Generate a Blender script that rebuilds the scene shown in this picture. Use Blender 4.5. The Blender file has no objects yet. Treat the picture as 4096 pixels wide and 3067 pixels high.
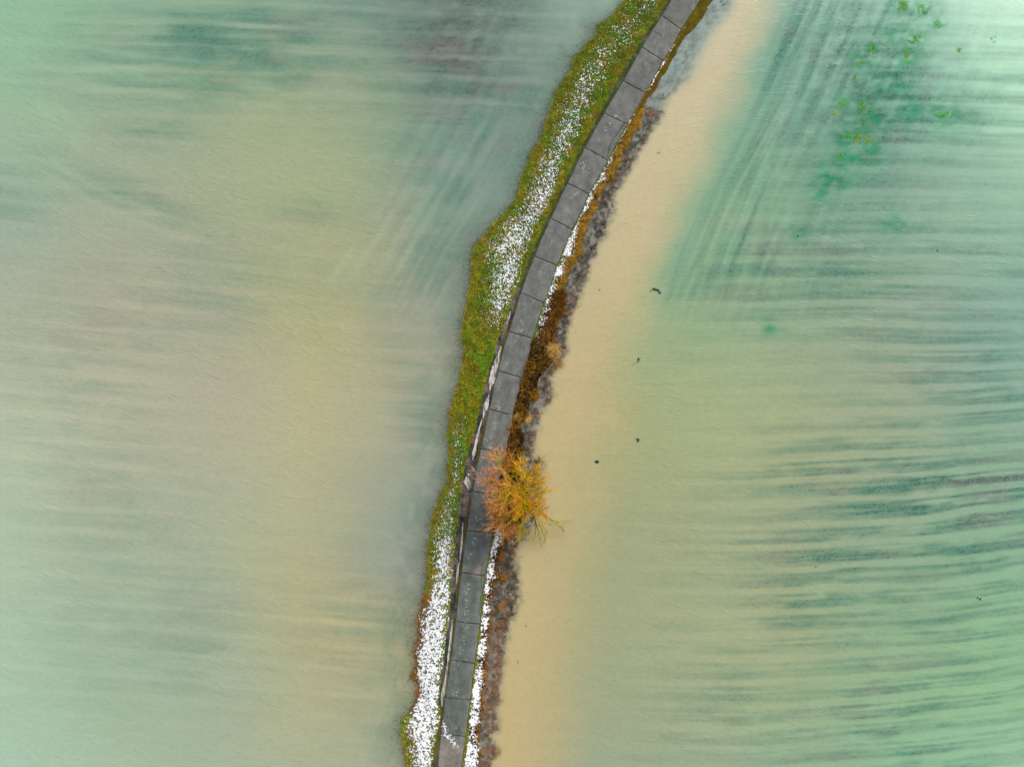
import bpy, math, random
import numpy as np

# ------------------------------------------------------------------ camera, light
SC = bpy.context.scene
H = 83.0                       # flying height of the camera (m)
S = 0.03                       # metres of ground per photo pixel
CX, CY = 2048.0, 1533.5
cam_d = bpy.data.cameras.new("camera")
cam = bpy.data.objects.new("camera", cam_d)
SC.collection.objects.link(cam)
cam.location = (0, 0, H)
cam.rotation_euler = (0, 0, 0)
cam_d.sensor_width = 36
cam_d.lens = 18.0 / (CX * S / H)
cam_d.clip_end = 3000
SC.camera = cam

world = bpy.data.worlds.new("World")
SC.world = world
world.use_nodes = True
wn = world.node_tree
wn.nodes.clear()
SUN_EL, SUN_ROT = math.radians(36), math.radians(40)
sky = wn.nodes.new("ShaderNodeTexSky")
sky.sky_type = 'NISHITA'
sky.sun_disc = False
sky.sun_elevation = SUN_EL
sky.sun_rotation = SUN_ROT
sky.dust_density = 4.0
hs = wn.nodes.new("ShaderNodeHueSaturation")
hs.inputs['Saturation'].default_value = 0.3
bg = wn.nodes.new("ShaderNodeBackground")
bg.inputs['Strength'].default_value = 0.13
wo = wn.nodes.new("ShaderNodeOutputWorld")
wn.links.new(sky.outputs[0], hs.inputs['Color'])
wn.links.new(hs.outputs[0], bg.inputs['Color'])
wn.links.new(bg.outputs[0], wo.inputs['Surface'])

sun_d = bpy.data.lights.new("sun", 'SUN')
sun_d.energy = 1.5
sun_d.angle = math.radians(34)
sun_d.color = (1.0, 0.96, 0.9)
sun = bpy.data.objects.new("sun", sun_d)
SC.collection.objects.link(sun)
# direction toward the sun: sun_rotation is measured from +Y clockwise seen from above
sx = math.cos(SUN_EL) * math.sin(SUN_ROT)
sy = math.cos(SUN_EL) * math.cos(SUN_ROT)
sz = math.sin(SUN_EL)
from mathutils import Vector
sun.rotation_euler = Vector((sx, sy, sz)).to_track_quat('Z', 'Y').to_euler()

SC.view_settings.view_transform = 'Standard'
SC.view_settings.look = 'None'
SC.view_settings.gamma = 1
SC.view_settings.exposure = 0.30

K = 1.17    # picture value of a white horizontal surface divided by its albedo

# ------------------------------------------------------------------ helpers
rng = np.random.default_rng(7)
random.seed(7)


def lin(c):
    c = np.asarray(c, float) / 255.0
    return np.where(c <= 0.04045, c / 12.92, ((c + 0.055) / 1.055) ** 2.4)


def L3(r, g, b, k=None):
    v = np.clip(lin((r, g, b)) / (k or K), 0, 0.95)
    return (float(v[0]), float(v[1]), float(v[2]))


def L4(r, g, b, k=None):
    return L3(r, g, b, k) + (1.0,)


def sstep(a, b, x):
    t = np.clip((np.asarray(x, float) - a) / (b - a), 0, 1)
    return t * t * (3 - 2 * t)


def _hash(ix, iy, seed):
    h = (ix.astype(np.int64) * 374761393 + iy.astype(np.int64) * 668265263 + seed * 1442695041) & 0xFFFFFFFF
    h = ((h ^ (h >> 13)) * 1274126177) & 0xFFFFFFFF
    h = h ^ (h >> 16)
    return (h & 0xFFFFFF) / float(0xFFFFFF)


def vnoise(x, y, seed=0):
    x, y = np.broadcast_arrays(np.asarray(x, float), np.asarray(y, float))
    ix, iy = np.floor(x), np.floor(y)
    fx, fy = x - ix, y - iy
    ux, uy = fx * fx * (3 - 2 * fx), fy * fy * (3 - 2 * fy)
    a = _hash(ix, iy, seed); b = _hash(ix + 1, iy, seed)
    c = _hash(ix, iy + 1, seed); d = _hash(ix + 1, iy + 1, seed)
    return (a * (1 - ux) + b * ux) * (1 - uy) + (c * (1 - ux) + d * ux) * uy


def fbm(x, y, seed=0, octv=3, gain=0.5):
    t = 0; amp = 1; tot = 0
    x = np.asarray(x, float); y = np.asarray(y, float)
    for o in range(octv):
        t = t + amp * vnoise(x * 2 ** o + 17.3 * o, y * 2 ** o - 9.1 * o, seed + o * 31)
        tot += amp
        amp *= gain
    return t / tot


def world_xy(px, py, z=0.0):
    f = (H - np.asarray(z, float)) / H
    return (np.asarray(px, float) - CX) * S * f, (CY - np.asarray(py, float)) * S * f


def mesh_np(name, V, F, mat, parent=None, cols=None, floats=None, smooth=True, vecs=None):
    """V (n,3); F (m,3) or (m,4) ; cols dict name->(n,3), floats dict name->(n,)"""
    V = np.asarray(V, np.float32); F = np.asarray(F, np.int32)
    me = bpy.data.meshes.new(name)
    me.vertices.add(len(V))
    me.vertices.foreach_set("co", V.ravel())
    k = F.shape[1]
    me.loops.add(F.size)
    me.loops.foreach_set("vertex_index", F.ravel())
    me.polygons.add(len(F))
    me.polygons.foreach_set("loop_start", np.arange(0, F.size, k, dtype=np.int32))
    me.polygons.foreach_set("loop_total", np.full(len(F), k, np.int32))
    me.update(calc_edges=True)
    if smooth:
        me.polygons.foreach_set("use_smooth", np.ones(len(F), bool))
    for n, c in (cols or {}).items():
        a = me.attributes.new(n, 'FLOAT_COLOR', 'POINT')
        cc = np.ones((len(V), 4), np.float32); cc[:, :3] = c
        a.data.foreach_set("color", cc.ravel())
    for n, c in (floats or {}).items():
        a = me.attributes.new(n, 'FLOAT', 'POINT')
        a.data.foreach_set("value", np.asarray(c, np.float32).ravel())
    for n, c in (vecs or {}).items():
        a = me.attributes.new(n, 'FLOAT_VECTOR', 'POINT')
        a.data.foreach_set("vector", np.asarray(c, np.float32).ravel())
    me.materials.append(mat)
    ob = bpy.data.objects.new(name, me)
    SC.collection.objects.link(ob)
    if parent is not None:
        ob.parent = parent
    return ob


def tag(o, label=None, cat=None, group=None, kind=None):
    if label: o["label"] = label
    if cat: o["category"] = cat
    if group: o["group"] = group
    if kind: o["kind"] = kind
    return o


def empty(name, loc):
    o = bpy.data.objects.new(name, None)
    SC.collection.objects.link(o)
    o.location = loc
    o.empty_display_size = 0.3
    return o


class Mat:
    def __init__(s, name, rough=0.8, spec=0.3):
        s.m = bpy.data.materials.new(name)
        s.m.use_nodes = True
        s.t = s.m.node_tree
        s.p = s.t.nodes["Principled BSDF"]
        s.out = s.t.nodes["Material Output"]
        s.p.inputs['Roughness'].default_value = rough
        s.p.inputs['Specular IOR Level'].default_value = spec

    def n(s, kind, **kw):
        nd = s.t.nodes.new(kind)
        for a, b in kw.items():
            setattr(nd, a, b)
        return nd

    def l(s, a, b):
        s.t.links.new(a, b)

    def attr(s, name):
        nd = s.n('ShaderNodeAttribute'); nd.attribute_name = name
        return nd

    def noise(s, vec, scale, detail=3, rough=0.5, dist=0.0):
        nd = s.n('ShaderNodeTexNoise')
        nd.inputs['Scale'].default_value = scale
        nd.inputs['Detail'].default_value = detail
        nd.inputs['Roughness'].default_value = rough
        nd.inputs['Distortion'].default_value = dist
        if vec is not None: s.l(vec, nd.inputs['Vector'])
        return nd.outputs['Fac']

    def pos(s):
        return s.n('ShaderNodeNewGeometry').outputs['Position']

    def math(s, op, a, b=None, clamp=False):
        nd = s.n('ShaderNodeMath', operation=op, use_clamp=clamp)
        for i, v in enumerate((a, b)):
            if v is None: continue
            if isinstance(v, (int, float)): nd.inputs[i].default_value = v
            else: s.l(v, nd.inputs[i])
        return nd.outputs[0]

    def ramp(s, fac, a, b, lo=0.0, hi=1.0):
        nd = s.n('ShaderNodeMapRange', interpolation_type='SMOOTHSTEP')
        s.l(fac, nd.inputs[0])
        for i, v in enumerate((a, b, lo, hi)): nd.inputs[i + 1].default_value = v
        return nd.outputs[0]

    def mix(s, fac, a, b, mode='MIX'):
        nd = s.n('ShaderNodeMix', data_type='RGBA', blend_type=mode)
        for i, v in ((0, fac), (6, a), (7, b)):
            if isinstance(v, (int, float)): nd.inputs[i].default_value = v
            elif isinstance(v, tuple): nd.inputs[i].default_value = v if len(v) == 4 else v + (1.0,)
            else: s.l(v, nd.inputs[i])
        return nd.outputs[2]

    def bump(s, h, strength, dist):
        nd = s.n('ShaderNodeBump')
        nd.inputs['Strength'].default_value = strength
        nd.inputs['Distance'].default_value = dist
        s.l(h, nd.inputs['Height'])
        s.l(nd.outputs[0], s.p.inputs['Normal'])
        return nd


def grey(v):
    return (v, v, v, 1.0)


def attr_mat(name, rough=0.85, spec=0.2, vary=0.25, scale=3.0):
    """colour from the mesh's own colour attribute, varied by noise"""
    m = Mat(name, rough, spec)
    a = m.attr('tint')
    n = m.noise(m.pos(), scale, 3)
    v = m.ramp(n, 0.3, 0.7, 1 - vary, 1 + vary)
    comb = m.n('ShaderNodeCombineColor')
    for i in range(3): m.l(v, comb.inputs[i])
    m.l(m.mix(1.0, a.outputs['Color'], comb.outputs[0], 'MULTIPLY'), m.p.inputs['Base Color'])
    return m.m


# ------------------------------------------------------------------ outlines, photo pixels (x as a function of y)
def line(pts, top_slope=-0.62, bot_slope=-0.13):
    pts = sorted(pts, key=lambda p: p[1])
    ys = [p[1] for p in pts]; xs = [p[0] for p in pts]
    xs = [xs[0] + top_slope * (-9000 - ys[0])] + xs + [xs[-1] + bot_slope * (12000 - ys[-1])]
    ys = [-9000] + ys + [12000]
    ys = np.array(ys, float); xs = np.array(xs, float)
    return lambda y: np.interp(y, ys, xs)


A_pts = [(2498,0),(2465,45),(2443,70),(2398,99),(2383,149),(2339,184),(2304,229),(2277,293),(2254,323),(2219,378),(2190,477),(2160,562),(2130,607),(2100,681),(2091,700),(2078,755),(2064,804),(2019,854),(1979,894),(1944,939),(1904,978),(1890,1018),(1882,1098),(1875,1197),(1857,1262),(1850,1346),(1856,1400),(1852,1454),(1838,1526),(1816,1591),(1801,1656),(1793,1743),(1796,1780),(1794,1827),(1790,1881),(1787,1925),(1765,1975),(1751,2008),(1736,2055),(1722,2117),(1716,2170),(1711,2220),(1711,2281),(1707,2336),(1700,2379),(1690,2412),(1679,2444),(1667,2485),(1674,2540),(1668,2590),(1655,2618),(1663,2650),(1660,2674),(1649,2700),(1668,2731),(1674,2753),(1674,2785),(1652,2823),(1647,2842),(1622,2861),(1609,2886),(1609,2943),(1617,2970),(1620,3025),(1625,3065)]
Lp = [(2687,0),(2647,65),(2607,125),(2567,191),(2533,251),(2493,326),(2453,390),(2416,455),(2376,525),(2339,592),(2304,661),(2270,735),(2238,799),(2202,874),(2168,949),(2137,1026),(2108,1098),(2082,1172),(2059,1247),(2035,1327),(2013,1395),(1992,1483),(1975,1548),(1957,1637),(1941,1707),(1924,1790),(1903,1881),(1890,1964),(1879,2036),(1867,2122),(1855,2200),(1845,2290),(1832,2385),(1823,2480),(1812,2564),(1804,2630),(1788,2726),(1772,2860),(1762,2938),(1753,3025),(1750,3065)]
Rp = [(2802,0),(2764,57),(2724,119),(2689,182),(2652,244),(2617,308),(2582,373),(2545,435),(2510,493),(2481,545),(2451,602),(2426,650),(2393,710),(2354,777),(2322,849),(2287,919),(2258,988),(2228,1058),(2203,1133),(2175,1210),(2151,1282),(2129,1351),(2112,1425),(2090,1505),(2066,1591),(2051,1660),(2037,1736),(2024,1800),(2005,1880),(1990,1964),(1980,2040),(1972,2110),(1962,2180),(1955,2220),(1945,2270),(1936,2320),(1929,2374),(1921,2472),(1912,2540),(1902,2620),(1897,2658),(1885,2753),(1879,2802),(1867,2902),(1860,2957),(1851,3025),(1845,3065)]
B_pts = [(2672,0),(2630,65),(2587,125),(2547,191),(2510,251),(2468,326),(2430,390),(2395,455),(2358,525),(2323,592),(2287,661),(2252,735),(2222,799),(2186,874),(2152,949),(2118,1026),(2092,1098),(2072,1155),(2049,1197),(2029,1267),(2004,1332),(1985,1376),(1979,1417),(1954,1483),(1939,1555),(1925,1617),(1907,1678),(1906,1707),(1888,1758),(1879,1798),(1859,1863),(1854,1903),(1842,1935),(1845,1975),(1834,2026),(1830,2098),(1823,2171),(1816,2243),(1809,2336),(1801,2401),(1796,2472),(1785,2553),(1779,2608),(1768,2700),(1762,2750),(1755,2802),(1762,2850),(1758,2890),(1748,2930),(1739,2970),(1734,3025),(1730,3065)]
E_pts = [(2851,0),(2826,30),(2796,90),(2741,144),(2712,189),(2687,239),(2667,278),(2627,338),(2602,378),(2582,398),(2567,448),(2548,487),(2523,552),(2498,597),(2468,666),(2443,721),(2405,755),(2392,790),(2385,830),(2352,869),(2345,929),(2317,978),(2322,1018),(2287,1068),(2267,1108),(2253,1148),(2262,1177),(2253,1247),(2228,1297),(2213,1346),(2228,1396),(2233,1430),(2200,1461),(2172,1490),(2160,1515),(2153,1562),(2143,1590),(2117,1612),(2109,1653),(2117,1675),(2080,1698),(2082,1718),(2102,1743),(2095,1775),(2105,1795),(2077,1845),(2062,1874),(2112,1945),(2118,2030),(2085,2100),(2035,2160),(2001,2207),(1999,2230),(1990,2255),(1989,2281),(2006,2309),(1980,2330),(1967,2363),(1964,2417),(1961,2472),(1953,2499),(1951,2553),(1948,2608),(1940,2648),(1937,2671),(1946,2698),(1935,2726),(1927,2753),(1924,2834),(1924,2889),(1918,2943),(1921,2997),(1916,3065)]
F_pts = [(2912,0),(2893,45),(2850,99),(2800,180),(2747,270),(2733,325),(2660,400),(2627,477),(2592,530),(2548,612),(2513,666),(2478,736),(2450,799),(2432,889),(2376,1010),(2347,1083),(2322,1148),(2312,1197),(2280,1247),(2272,1297),(2258,1356),(2262,1406),(2238,1455),(2192,1512),(2203,1580),(2167,1642),(2146,1689),(2131,1743),(2130,1798),(2149,1852),(2150,1950),(2150,2030),(2130,2100),(2090,2150),(2062,2190),(2059,2265),(2072,2330),(2060,2417),(2026,2526),(2010,2580),(2006,2640),(2000,2700),(1994,2780),(1976,2848),(1984,2916),(1966,2957),(1990,3003),(1966,3038),(1962,3065)]
G_pts = [(3110,0),(2950,370),(2750,740),(2600,1110),(2470,1480),(2400,1850),(2320,2220),(2260,2590),(2200,3065)]
_A, _B, _Lr, _Rr, _E, _F, _G = [line(p) for p in (A_pts, B_pts, Lp, Rp, E_pts, F_pts, G_pts)]


def jit(y, amp, wl, seed):
    return (fbm(y / wl, 3.3, seed, 3) - 0.5) * 2 * amp


def A(y): return _A(y) + jit(y, 9, 28, 1)
def B(y): return _B(y) + jit(y, 4, 25, 2)
def Lr(y): return _Lr(y)
def Rr(y): return _Rr(y)
def E(y): return _E(y) + jit(y, 9, 22, 3)
def F(y): return _F(y) + jit(y, 12, 35, 4)
def G(y): return _G(y) + jit(y, 20, 150, 5)


ROAD_Z = 0.36


def ground_z(x, y):
    """height (m) of the solid ground at photo position x, y"""
    a, b, l, r, e, f, g = A(y), B(y), Lr(y), Rr(y), E(y), F(y), G(y)
    x = np.asarray(x, float)
    n = fbm(x / 14, y / 14, 50, 3) - 0.5
    n2 = fbm(x / 90, y / 90, 60, 3) - 0.5
    z = np.zeros(np.broadcast(x, y).shape)
    # field on the left
    d = (a - x) * S
    zl = -0.02 - 0.20 * (1 - np.exp(-np.maximum(d, 0) / 1.6)) - 0.25 * (1 - np.exp(-np.maximum(d, 0) / 14)) + n2 * 0.10
    z = np.where(x < a, zl + n * 0.05 * np.exp(-np.maximum(d, 0) / 2), z)
    t = np.clip((x - a) / np.maximum(b - a, 1), 0, 1)
    zv = -0.02 + 0.34 * np.sin(np.clip(t * 1.25, 0, 1) * math.pi / 2) ** 0.8 + n * 0.09 * (0.3 + t)
    z = np.where((x >= a) & (x < b), zv, z)
    tg = np.clip((x - b) / np.maximum(l - b, 1), 0, 1)
    zg = 0.30 - 0.05 * np.sin(tg * math.pi) + n * 0.03 * (1 - tg)
    z = np.where((x >= b) & (x < l), zg, z)
    z = np.where((x >= l + 2) & (x <= r - 2), 0.330, np.where((x >= l) & (x <= r), 0.30, z))
    tv = np.clip((x - r) / np.maximum(e - r, 1), 0, 1)
    zr = 0.31 * (1 - tv ** 1.5) + n * 0.08 * (1 - abs(2 * tv - 1)) + 0.0
    z = np.where((x > r) & (x < e), zr, z)
    tf = np.clip((x - e) / np.maximum(f - e, 1), 0, 1)
    zf = -0.24 * tf + n * 0.08
    z = np.where((x >= e) & (x < f), zf, z)
    td = (x - f) * S
    dit = sstep(0, 1.5, td) * (1 - sstep(-60, 60, x - g))
    zd = -0.24 - 0.9 * dit - 0.12 * sstep(0, 3, td) + n2 * 0.12
    z = np.where(x >= f, zd, z)
    return z


# ------------------------------------------------------------------ structured grid following the banks
def build_grid():
    ys_in = np.arange(-160, 3230, 6.5)
    g = np.array([60, 140, 280, 520, 950, 1700, 3000, 5200, 9000], float)
    ys = np.concatenate([(-160 - g)[::-1], ys_in, ys_in[-1] + g])
    Y = ys[:, None]
    far = np.array([8600, 5200, 3000, 1600, 800, 350, 120], float)
    segs = []
    segs.append(-150 - far[None, :] + 0 * Y)
    s = np.linspace(0, 1, 290, endpoint=False)[None, :]
    s = 1 - (1 - s) ** 1.12
    base = np.minimum(-150, A(Y) - 2000)
    segs[0] = base - far[None, :]
    segs.append(base + (A(Y) - base) * s)
    def seg(f0, f1, n):
        t = np.linspace(0, 1, n, endpoint=False)[None, :]
        segs.append(f0(Y) + (f1(Y) - f0(Y)) * t)
    seg(A, B, 56); seg(B, Lr, 10); seg(Lr, Rr, 5); seg(Rr, E, 22); seg(E, F, 22)
    t = np.linspace(0, 1, 270)[None, :] ** 1.12
    end = np.maximum(4260, F(Y) + 1400)
    segs.append(F(Y) + (end - F(Y)) * t)
    segs.append(end + far[::-1][None, :])
    X = np.concatenate(segs, axis=1)
    # shift the far columns with their row for rows beyond the frame
    return X, np.broadcast_to(Y, X.shape)


GX, GY = build_grid()
NR, NC = GX.shape
idx = np.arange(NR * NC).reshape(NR, NC)
GF = np.stack([idx[1:, :-1], idx[1:, 1:], idx[:-1, 1:], idx[:-1, :-1]], -1).reshape(-1, 4)
gx, gy = GX.ravel(), GY.ravel()
ga, gb, gl, gr, ge, gf, gg = A(gy), B(gy), Lr(gy), Rr(gy), E(gy), F(gy), G(gy)

# ------------------------------------------------------------------ field streaks (crop rows under the water)
def gauss(x, y, cx, cy, rx, ry, ang=0):
    a = math.radians(ang)
    dx, dy = x - cx, y - cy
    u = dx * math.cos(a) + dy * math.sin(a)
    v = -dx * math.sin(a) + dy * math.cos(a)
    return np.exp(-(u / rx) ** 2 - (v / ry) ** 2)


def weed_field(x, y):
    """how much of the drowned field shows through, 0..1"""
    a, g = A(y), G(y)
    wx = x + (fbm(x / 400, y / 400, 70) - 0.5) * 160
    wy = y + (fbm(x / 700, y / 500, 71, 2) - 0.5) * 34
    # rows
    rowR = wy + 0.045 * (wx - 3300) * sstep(1200, 2000, y) + 0.00006 * (wx - 3300) ** 2 * sstep(1200, 1700, y)
    blot = fbm(wx / 210, rowR / 36, 67, 3) * 0.6 + fbm(wx / 70, rowR / 26, 60, 2) * 0.4
    fine = fbm(rowR / 9, wx / 230, 73, 2)
    per = rowR + 26 * fbm(wx / 1100, rowR / 150, 66, 2)
    gap = (0.5 + 0.5 * np.cos(per * 2 * math.pi / 88)) ** 4 + 0.45 * (0.5 + 0.5 * np.cos(per * 2 * math.pi / 44 + 2)) ** 4
    hR = 0.19 + 0.38 * fine + 0.56 * blot - 0.30 * gap
    par = (x - _G(y) + 0.10 * (wx - x))
    gapp = (0.5 + 0.5 * np.cos((par + 18 * fbm(par / 90, wy / 900, 64, 2)) * 2 * math.pi / 74)) ** 3
    pR = 0.24 + 0.42 * fbm(par / 13, wy / 300, 74, 2) + 0.45 * fbm(par / 60, wy / 170, 75, 3) - 0.16 * gapp
    near = np.exp(-np.clip(par - 40, 0, None) / 420) * (1 - sstep(900, 1500, y))
    near = np.clip(near * 1.4 + 0.5 * sstep(900, 1300, y) * np.exp(-np.clip(par - 40, 0, None) / 260), 0, 1)
    hr = hR * (1 - near) + pR * near
    envR = (0.50 * gauss(x, y, 3400, 560, 330, 300, -50) + 0.42 * gauss(x, y, 3420, 100, 360, 220) +
            0.45 * gauss(x, y, 3800, 420, 400, 260) + 0.40 * gauss(x, y, 3100, 180, 110, 260, 25) +
            0.50 * gauss(x, y, 3850, 1330, 420, 330) + 0.62 * gauss(x, y, 3950, 1980, 560, 330) +
            0.42 * gauss(x, y, 3300, 2050, 450, 260) + 0.40 * gauss(x, y, 3300, 2450, 500, 250) +
            0.62 * gauss(x, y, 3700, 2900, 600, 200, -6) + 0.40 * gauss(x, y, 3850, 2450, 500, 160, -6) +
            0.30 * gauss(x, y, 3000, 1080, 260, 260) + 0.45 * gauss(x, y, 3350, 1000, 300, 200) +
            0.22 * gauss(x, y, 2750, 1150, 160, 330, 20) + 0.38 * gauss(x, y, 2850, 2830, 230, 190) +
            0.32 * gauss(x, y, 3050, 650, 120, 420, 22))
    wr = np.clip(envR * 1.25 + 0.16 * sstep(60, 500, x - g), 0, 1.0) * sstep(0.36, 0.84, hr) * (0.62 + 0.42 * sstep(0.33, 0.62, fbm(x / 320, y / 160, 61, 2))) * (0.6 + 0.4 * sstep(2700, 3300, x + 500 * (y < 1200))) * sstep(20, 140, x - g)
    # left field
    rowL = wy - 0.05 * wx * sstep(300, 900, y) - 0.03 * wx
    gl_ = (0.5 + 0.5 * np.cos((rowL + 22 * fbm(wx / 900, rowL / 140, 63, 2)) * 2 * math.pi / 92)) ** 4
    hL = 0.14 + fbm(rowL / 10, wx / 260, 76, 2) * 0.42 + fbm(rowL / 60, wx / 200, 77, 3) * 0.55 - 0.26 * gl_
    parL = (x * 0.86 + y * 0.5) + 0.3 * (wx - x)
    gp_ = (0.5 + 0.5 * np.cos((parL + 16 * fbm(parL / 90, wy / 900, 62, 2)) * 2 * math.pi / 66)) ** 3
    pL = 0.16 + fbm(parL / 14, wy / 300, 78, 2) * 0.42 + fbm(parL / 70, wy / 200, 80, 3) * 0.5 - 0.15 * gp_
    nearL = np.clip(np.exp(-np.clip(a - x - 120, 0, None) / 330) * 1.5, 0, 1) * sstep(350, 600, y) * (1 - sstep(1050, 1400, y))
    hl = hL * (1 - nearL) + pL * nearL
    envL = (0.42 * gauss(x, y, 620, 150, 360, 130, 5) + 0.36 * gauss(x, y, 600, 330, 460, 100, 3) +
            0.36 * gauss(x, y, 950, 130, 320, 160) + 0.7 * gauss(x, y, 1830, 90, 330, 230) +
            0.62 * gauss(x, y, 1900, 430, 240, 230, -40) + 0.50 * gauss(x, y, 620, 540, 150, 60) +
            0.40 * gauss(x, y, 520, 790, 260, 70, 18) + 0.42 * gauss(x, y, 1240, 850, 130, 50, 8) +
            0.34 * gauss(x, y, 1200, 200, 420, 260) + 0.45 * gauss(x, y, 1800, 780, 160, 260, -40) +
            0.28 * gauss(x, y, 60, 780, 200, 160) + 0.35 * gauss(x, y, 1720, 1050, 130, 260, -35) +
            0.24 * gauss(x, y, 900, 1150, 500, 200) + 0.22 * gauss(x, y, 700, 2550, 700, 300) +
            0.3 * gauss(x, y, 1640, 1500, 120, 420, -12) + 0.22 * gauss(x, y, 300, 1500, 400, 300) +
            0.25 * gauss(x, y, 1450, 2500, 150, 350) + 0.20 * gauss(x, y, 400, 2000, 400, 250))
    wl = np.clip(envL * 1.15, 0, 1.0) * sstep(0.22, 0.78, hl)
    wl = wl * (0.75 + 0.4 * sstep(.35, .6, fbm(wx / 150, rowL / 60, 65, 3)))
    wl = wl + 0.26 * np.exp(-((a - x - 70) / 75) ** 2) * sstep(0.3, 0.6, fbm(x / 50, y / 70, 68, 3)) * (0.3 + 0.7 * sstep(1150, 1500, y) + 0.7 * (1 - sstep(300, 800, y)))
    return np.where(x < a, wl, np.where(x > g, wr, 0))


weed = weed_field(gx, gy)

# ------------------------------------------------------------------ ground (with the drowned field bed)
gz = ground_z(gx, gy)
is_field = (gx < ga) | (gx > gf)
dens_clump = fbm(gx / 10, gy / 7, 90, 3)

c_bed = np.empty((len(gx), 3))
bedA, bedB, bedC = np.array(L3(70, 110, 96)), np.array(L3(112, 92, 96)), np.array(L3(40, 140, 90))
m1 = sstep(0.35, 0.65, fbm(gx / 120, gy / 60, 91, 3))[:, None]
m2 = (sstep(0.60, 0.75, fbm(gx / 150, gy / 90, 92, 3)) * 0.5 + gauss(gx, gy, 3420, 600, 280, 260, -50) + gauss(gx, gy, 3650, 120, 300, 160))[:, None].clip(0, 1)
c_bed[:] = bedA * (1 - m1) + bedB * m1
c_bed[:] = c_bed * (1 - m2) + bedC * m2
# verge soil / moss
soil = np.array(L3(88, 84, 30)) * 0.9
soil2 = np.array(L3(60, 90, 22)) * 0.9
sv = sstep(0.4, 0.6, fbm(gx / 40, gy / 40, 93, 3))[:, None]
inV = ((gx >= ga) & (gx < gb))
c_bed[inV] = (soil * (1 - sv) + soil2 * sv)[inV]
# wet shore edge
shore = np.clip(1 - np.abs(gx - ga) / 14, 0, 1)[:, None]
c_bed = c_bed * (1 - shore * 0.5) + np.array(L3(110, 96, 76)) * shore * 0.5
inG = (gx >= gb) & (gx <= gr)
mud = np.array(L3(84, 84, 80)); mud2 = np.array(L3(52, 56, 54)); mud3 = np.array(L3(124, 108, 104))
q = fbm(gx / 7, gy / 60, 94, 3); q2 = fbm(gx / 22, gy / 40, 95, 3)
cm = mud * (1 - sstep(0.45, 0.6, q)[:, None]) + mud2 * sstep(0.45, 0.6, q)[:, None]
cm = cm * (1 - 0.7 * sstep(0.52, 0.66, q2)[:, None]) + mud3 * 0.7 * sstep(0.52, 0.66, q2)[:, None]
up = (1 - sstep(1000, 1200, gy))[:, None]
cm = cm * (1 - up) + (np.array(L3(84, 92, 60)) * 0.9) * up
c_bed[inG] = cm[inG]
inR = (gx > gr) & (gx < ge)
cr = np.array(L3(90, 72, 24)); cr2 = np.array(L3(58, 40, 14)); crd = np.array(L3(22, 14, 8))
qr = sstep(0.4, 0.6, fbm(gx / 16, gy / 16, 96, 3))[:, None]
cR = cr * (1 - qr) + cr2 * qr
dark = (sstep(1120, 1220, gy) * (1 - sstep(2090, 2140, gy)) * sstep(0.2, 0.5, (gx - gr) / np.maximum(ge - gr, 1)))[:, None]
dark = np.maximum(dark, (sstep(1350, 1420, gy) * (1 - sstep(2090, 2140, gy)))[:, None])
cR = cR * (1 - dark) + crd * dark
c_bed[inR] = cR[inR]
inF = (gx >= ge) & (gx < gf)
cF = np.array(L3(112, 110, 98)) * (1 - qr) + np.array(L3(84, 86, 78)) * qr
lowb = sstep(2450, 2600, gy)[:, None]
cF = cF * (1 - lowb * .6) + np.array(L3(130, 100, 84)) * lowb * .6
c_bed[inF] = cF[inF]

mg = Mat("ground_soil", 0.95, 0.15)
ca = mg.attr('tint')
wd = mg.attr('weed')
pp = mg.pos()
n_f = mg.noise(pp, 5.5, 4, 0.65)
n_c = mg.noise(pp, 1.4, 3)
comb = mg.n('ShaderNodeCombineColor')
v = mg.math('MULTIPLY', mg.ramp(n_f, 0.32, 0.68, 0.45, 1.5), mg.ramp(n_c, 0.3, 0.7, 0.8, 1.2))
for i in range(3): mg.l(v, comb.inputs[i])
mg.l(mg.mix(1.0, ca.outputs['Color'], comb.outputs[0], 'MULTIPLY'), mg.p.inputs['Base Color'])
mg.bump(n_f, 0.6, 0.05)
wxx, wyy = world_xy(gx, gy, gz)
ground = mesh_np("ground", np.stack([wxx, wyy, gz], 1), GF, mg.m, cols={'tint': c_bed}, floats={'weed': weed})
tag(ground, "flooded field bed with a low soil bank carrying the lane", None, kind="structure")

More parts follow.
